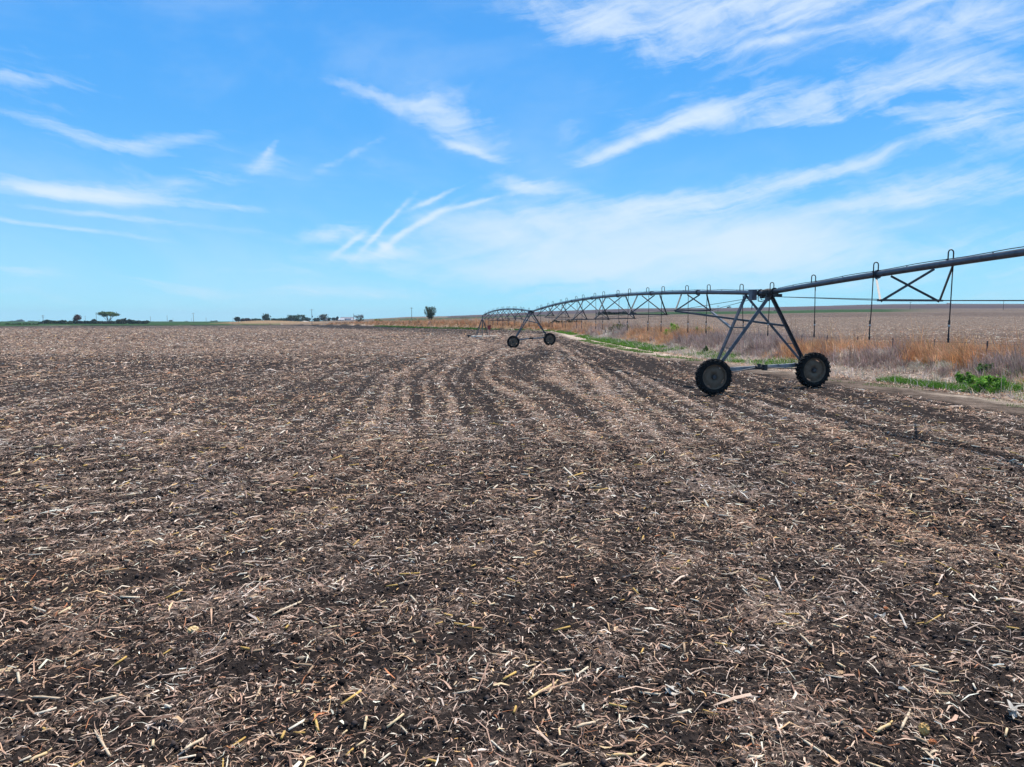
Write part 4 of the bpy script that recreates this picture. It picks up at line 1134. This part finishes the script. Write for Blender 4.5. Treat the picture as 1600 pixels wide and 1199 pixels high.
# pile of pale gravel by the far field corner
def heap():
    rng = np.random.default_rng(3); m = MB(); p = at(476, 504, 690); g = gz(p.x, p.y)
    n = 24; rr = 6
    b = 0
    for i in range(rr+1):
        f_ = i/rr
        for k in range(n):
            a = 6.283*k/n; rad = 5.5*f_*(1+.2*math.sin(3*a+1))
            m.v.append(Vector((p.x+math.cos(a)*rad*1.6, p.y+math.sin(a)*rad, g-.05+1.7*(1-f_)**1.1*(1+.2*rng.random()))))
    for i in range(rr):
        for k in range(n):
            m.f.append((i*n+k, i*n+(k+1) % n, (i+1)*n+(k+1) % n, (i+1)*n+k))
    o = m.build('gravel_heap', plain_mat('pale_gravel', col(.50, .46, .42), col(.36, .33, .30), .95, 0, 1.5)); tag(o, 'low heap of pale gravel at the far field corner below the stout pole', 'gravel heap')
heap()

# ------------------------------------------------------------------ single big pieces of residue in the foreground
M_husk = plain_mat('pale_husk', col(.55, .51, .46), col(.40, .36, .31), .7, 0, 30)
M_cob = plain_mat('yellow_cob', col(.64, .40, .13), col(.50, .31, .12), .7, 0, 60, bump=.8)
M_ocob = plain_mat('orange_cob', col(.45, .15, .05), col(.33, .10, .035), .8, 0, 60, bump=.8)
M_ystalk = plain_mat('yellow_stalk', col(.66, .43, .16), col(.56, .42, .25), .55, 0, 25)
M_tstalk = plain_mat('tan_stalk', col(.60, .48, .34), col(.48, .36, .24), .6, 0, 25)
def ground_at(px, py):
    a, b = ray(px, py); t = 3.0
    for _ in range(400):
        if CAM_H+b*t <= gz(a*t, t): break
        t += .04
    return Vector((a*t, t, float(height(np.array([a*t]), np.array([t]), True)[0])))
def piece(px0, py0, px1, py1, r, mat, label, cat='corn stalk', name='corn_stalk'):
    p, q = ground_at(px0, py0), ground_at(px1, py1); p.z += r*1.1+.015; q.z += r*1.1+.02
    m = MB(); n = 7; pts = []; rs = []
    for i in range(n):
        f_ = i/(n-1); pts.append(p.lerp(q, f_)+Vector((0, 0, .004*math.sin(f_*5)))); rs.append(r*(1.18 if i in (2, 5) else 1)*(.95 if i in (0, n-1) else 1))
    m.tube(pts, rs, 9)
    m.bar(q, q+(q-p).normalized()*.03+Vector((0, 0, .01)), r*1.1, .003); m.bar(p, p-(q-p).normalized()*.035+Vector((0, 0, .012)), r*.9, .003)
    o = m.build(name, mat, smooth=True); tag(o, label, cat); return o
piece(829, 1103, 868, 1074, .010, M_ystalk, 'long stalk piece with a bright yellow upper half, bottom centre')
piece(901, 1148, 930, 1134, .010, M_tstalk, 'thick pale stalk piece lower centre, right of the yellow one')
piece(955, 1193, 988, 1190, .009, M_ystalk, 'short yellow tan stalk piece at the very bottom, right of centre')
piece(1370, 1150, 1390, 1139, .010, M_ystalk, 'short fat tan stalk piece left of the yellow cob')
piece(1408, 1148, 1420, 1124, .009, M_tstalk, 'pale stalk piece standing on end beside the yellow cob')
piece(1406, 962, 1416, 986, .009, M_husk, 'white stalk piece in the right foreground pointing up')
piece(1212, 914, 1220, 933, .010, M_husk, 'short white stalk sliver in the upper right foreground')
piece(1252, 1006, 1268, 1026, .009, M_tstalk, 'cream stalk piece left of the white one in the right foreground')
piece(52, 1094, 94, 1093, .008, M_tstalk, 'slim pinkish stalk piece near the left edge, laid level')
piece(145, 1104, 183, 1101, .010, M_tstalk, 'thick stalk piece lower left with a dark cut end')
piece(289, 1186, 318, 1163, .009, M_tstalk, 'tan stalk piece at the bottom left of centre')
piece(47, 1196, 74, 1186, .010, M_ystalk, 'olive yellow stalk in the bottom left corner')
piece(425, 967, 470, 946, .010, M_tstalk, 'long pale stalk in the left middle foreground')
piece(150, 1150, 172, 1192, .008, M_tstalk, 'slim stalk lying toward the viewer in the lower left')
def lump(px, py, sz, mat, label, cat, name, seed):
    rng = random.Random(seed); p = ground_at(px, py); bm = bmesh.new(); bmesh.ops.create_icosphere(bm, subdivisions=3, radius=1)
    ax = rng.uniform(0, 3); M_ = Matrix.Rotation(ax, 3, 'Z')
    for v in bm.verts:
        c = v.co.copy(); k = 1+.16*math.sin(c.x*9+1)*math.sin(c.z*8)+.12*math.sin(c.y*11)+rng.uniform(-.07, .07)
        v.co = M_ @ Vector((c.x*sz[0]*k, c.y*sz[1]*k, c.z*sz[2]*k))
    me = bpy.data.meshes.new(name); bm.to_mesh(me); bm.free(); me.materials.append(mat)
    o = bpy.data.objects.new(name, me); C.objects.link(o); o.location = p+Vector((0, 0, sz[2]*.9)); tag(o, label, cat); return o
lump(1443, 1156, (.035, .030, .040), M_cob, 'crumpled yellow corn cob in the bottom right foreground', 'corn cob', 'corn_cob', 1)
lump(1457, 1172, (.026, .018, .018), M_ocob, 'orange cob piece just right of the yellow cob', 'corn cob', 'corn_cob', 2)
lump(1384, 956, (.030, .018, .016), M_ocob, 'rusty cob piece upper right foreground', 'corn cob', 'corn_cob', 3)
lump(302, 988, (.05, .04, .028), M_ystalk, 'crumpled orange tan husk in the left foreground', 'corn husk', 'corn_husk', 4)
lump(895, 918, (.028, .02, .02), M_ocob, 'small red orange cob piece above centre foreground', 'corn cob', 'corn_cob', 5)
def husk(px, py, L, W, n, mat, label, seed):
    rng = np.random.default_rng(seed); p = ground_at(px, py); m = MB()
    for k in range(n):
        a = rng.uniform(-.7, .7)+(0 if rng.random() > .3 else 1.6); d = Vector((math.cos(a), math.sin(a), 0)); s = Vector((-d.y, d.x, .0))
        l = L*rng.uniform(.5, 1); w = W*rng.uniform(.5, 1); o0 = p+Vector((rng.uniform(-.02, .02), rng.uniform(-.02, .02), .012+.008*k))
        i0 = len(m.v); S = 7
        for i in range(S):
            f_ = i/(S-1); c = o0+d*(f_-.3)*l+Vector((0, 0, .03*math.sin(f_*3.0+k))); wd = w*math.sin(math.pi*min(.97, f_*.8+.15))
            m.v += [c-s*wd/2+Vector((0, 0, .006)), c, c+s*wd/2+Vector((0, 0, .006))]
        for i in range(S-1):
            b = i0+i*3; m.f += [(b, b+1, b+4, b+3), (b+1, b+2, b+5, b+4)]
    o = m.build('corn_husk', mat, smooth=True); tag(o, label, 'corn husk'); return o
husk(1586, 1126, .15, .032, 7, M_husk, 'big crumpled white husk at the right edge of the foreground', 3)
husk(1044, 1090, .13, .045, 4, M_husk, 'pale open husk in the lower right centre', 4)
husk(1372, 968, .12, .045, 5, M_husk, 'whitish husk bundle beside the rusty cob piece', 5)
husk(1452, 1190, .14, .03, 4, M_tstalk, 'tan husk strips spread below the yellow cob', 6)

# ------------------------------------------------------------------ thin blue air
def haze():
    m = bpy.data.materials.new('thin_air'); m.use_nodes = True; nt = NT(m.node_tree); nt.n.clear()
    pv = nt.new('ShaderNodeVolumePrincipled'); pv.inputs['Color'].default_value = (.58, .82, 1.0, 1); pv.inputs['Density'].default_value = .00009
    o = nt.new('ShaderNodeOutputMaterial'); nt.l.new(pv.outputs[0], o.inputs['Volume'])
    b = MB(); b.box((0, 0, 55), (18600, 18600, 130)); h = b.build('haze', m); tag(h, kind='stuff')
haze()
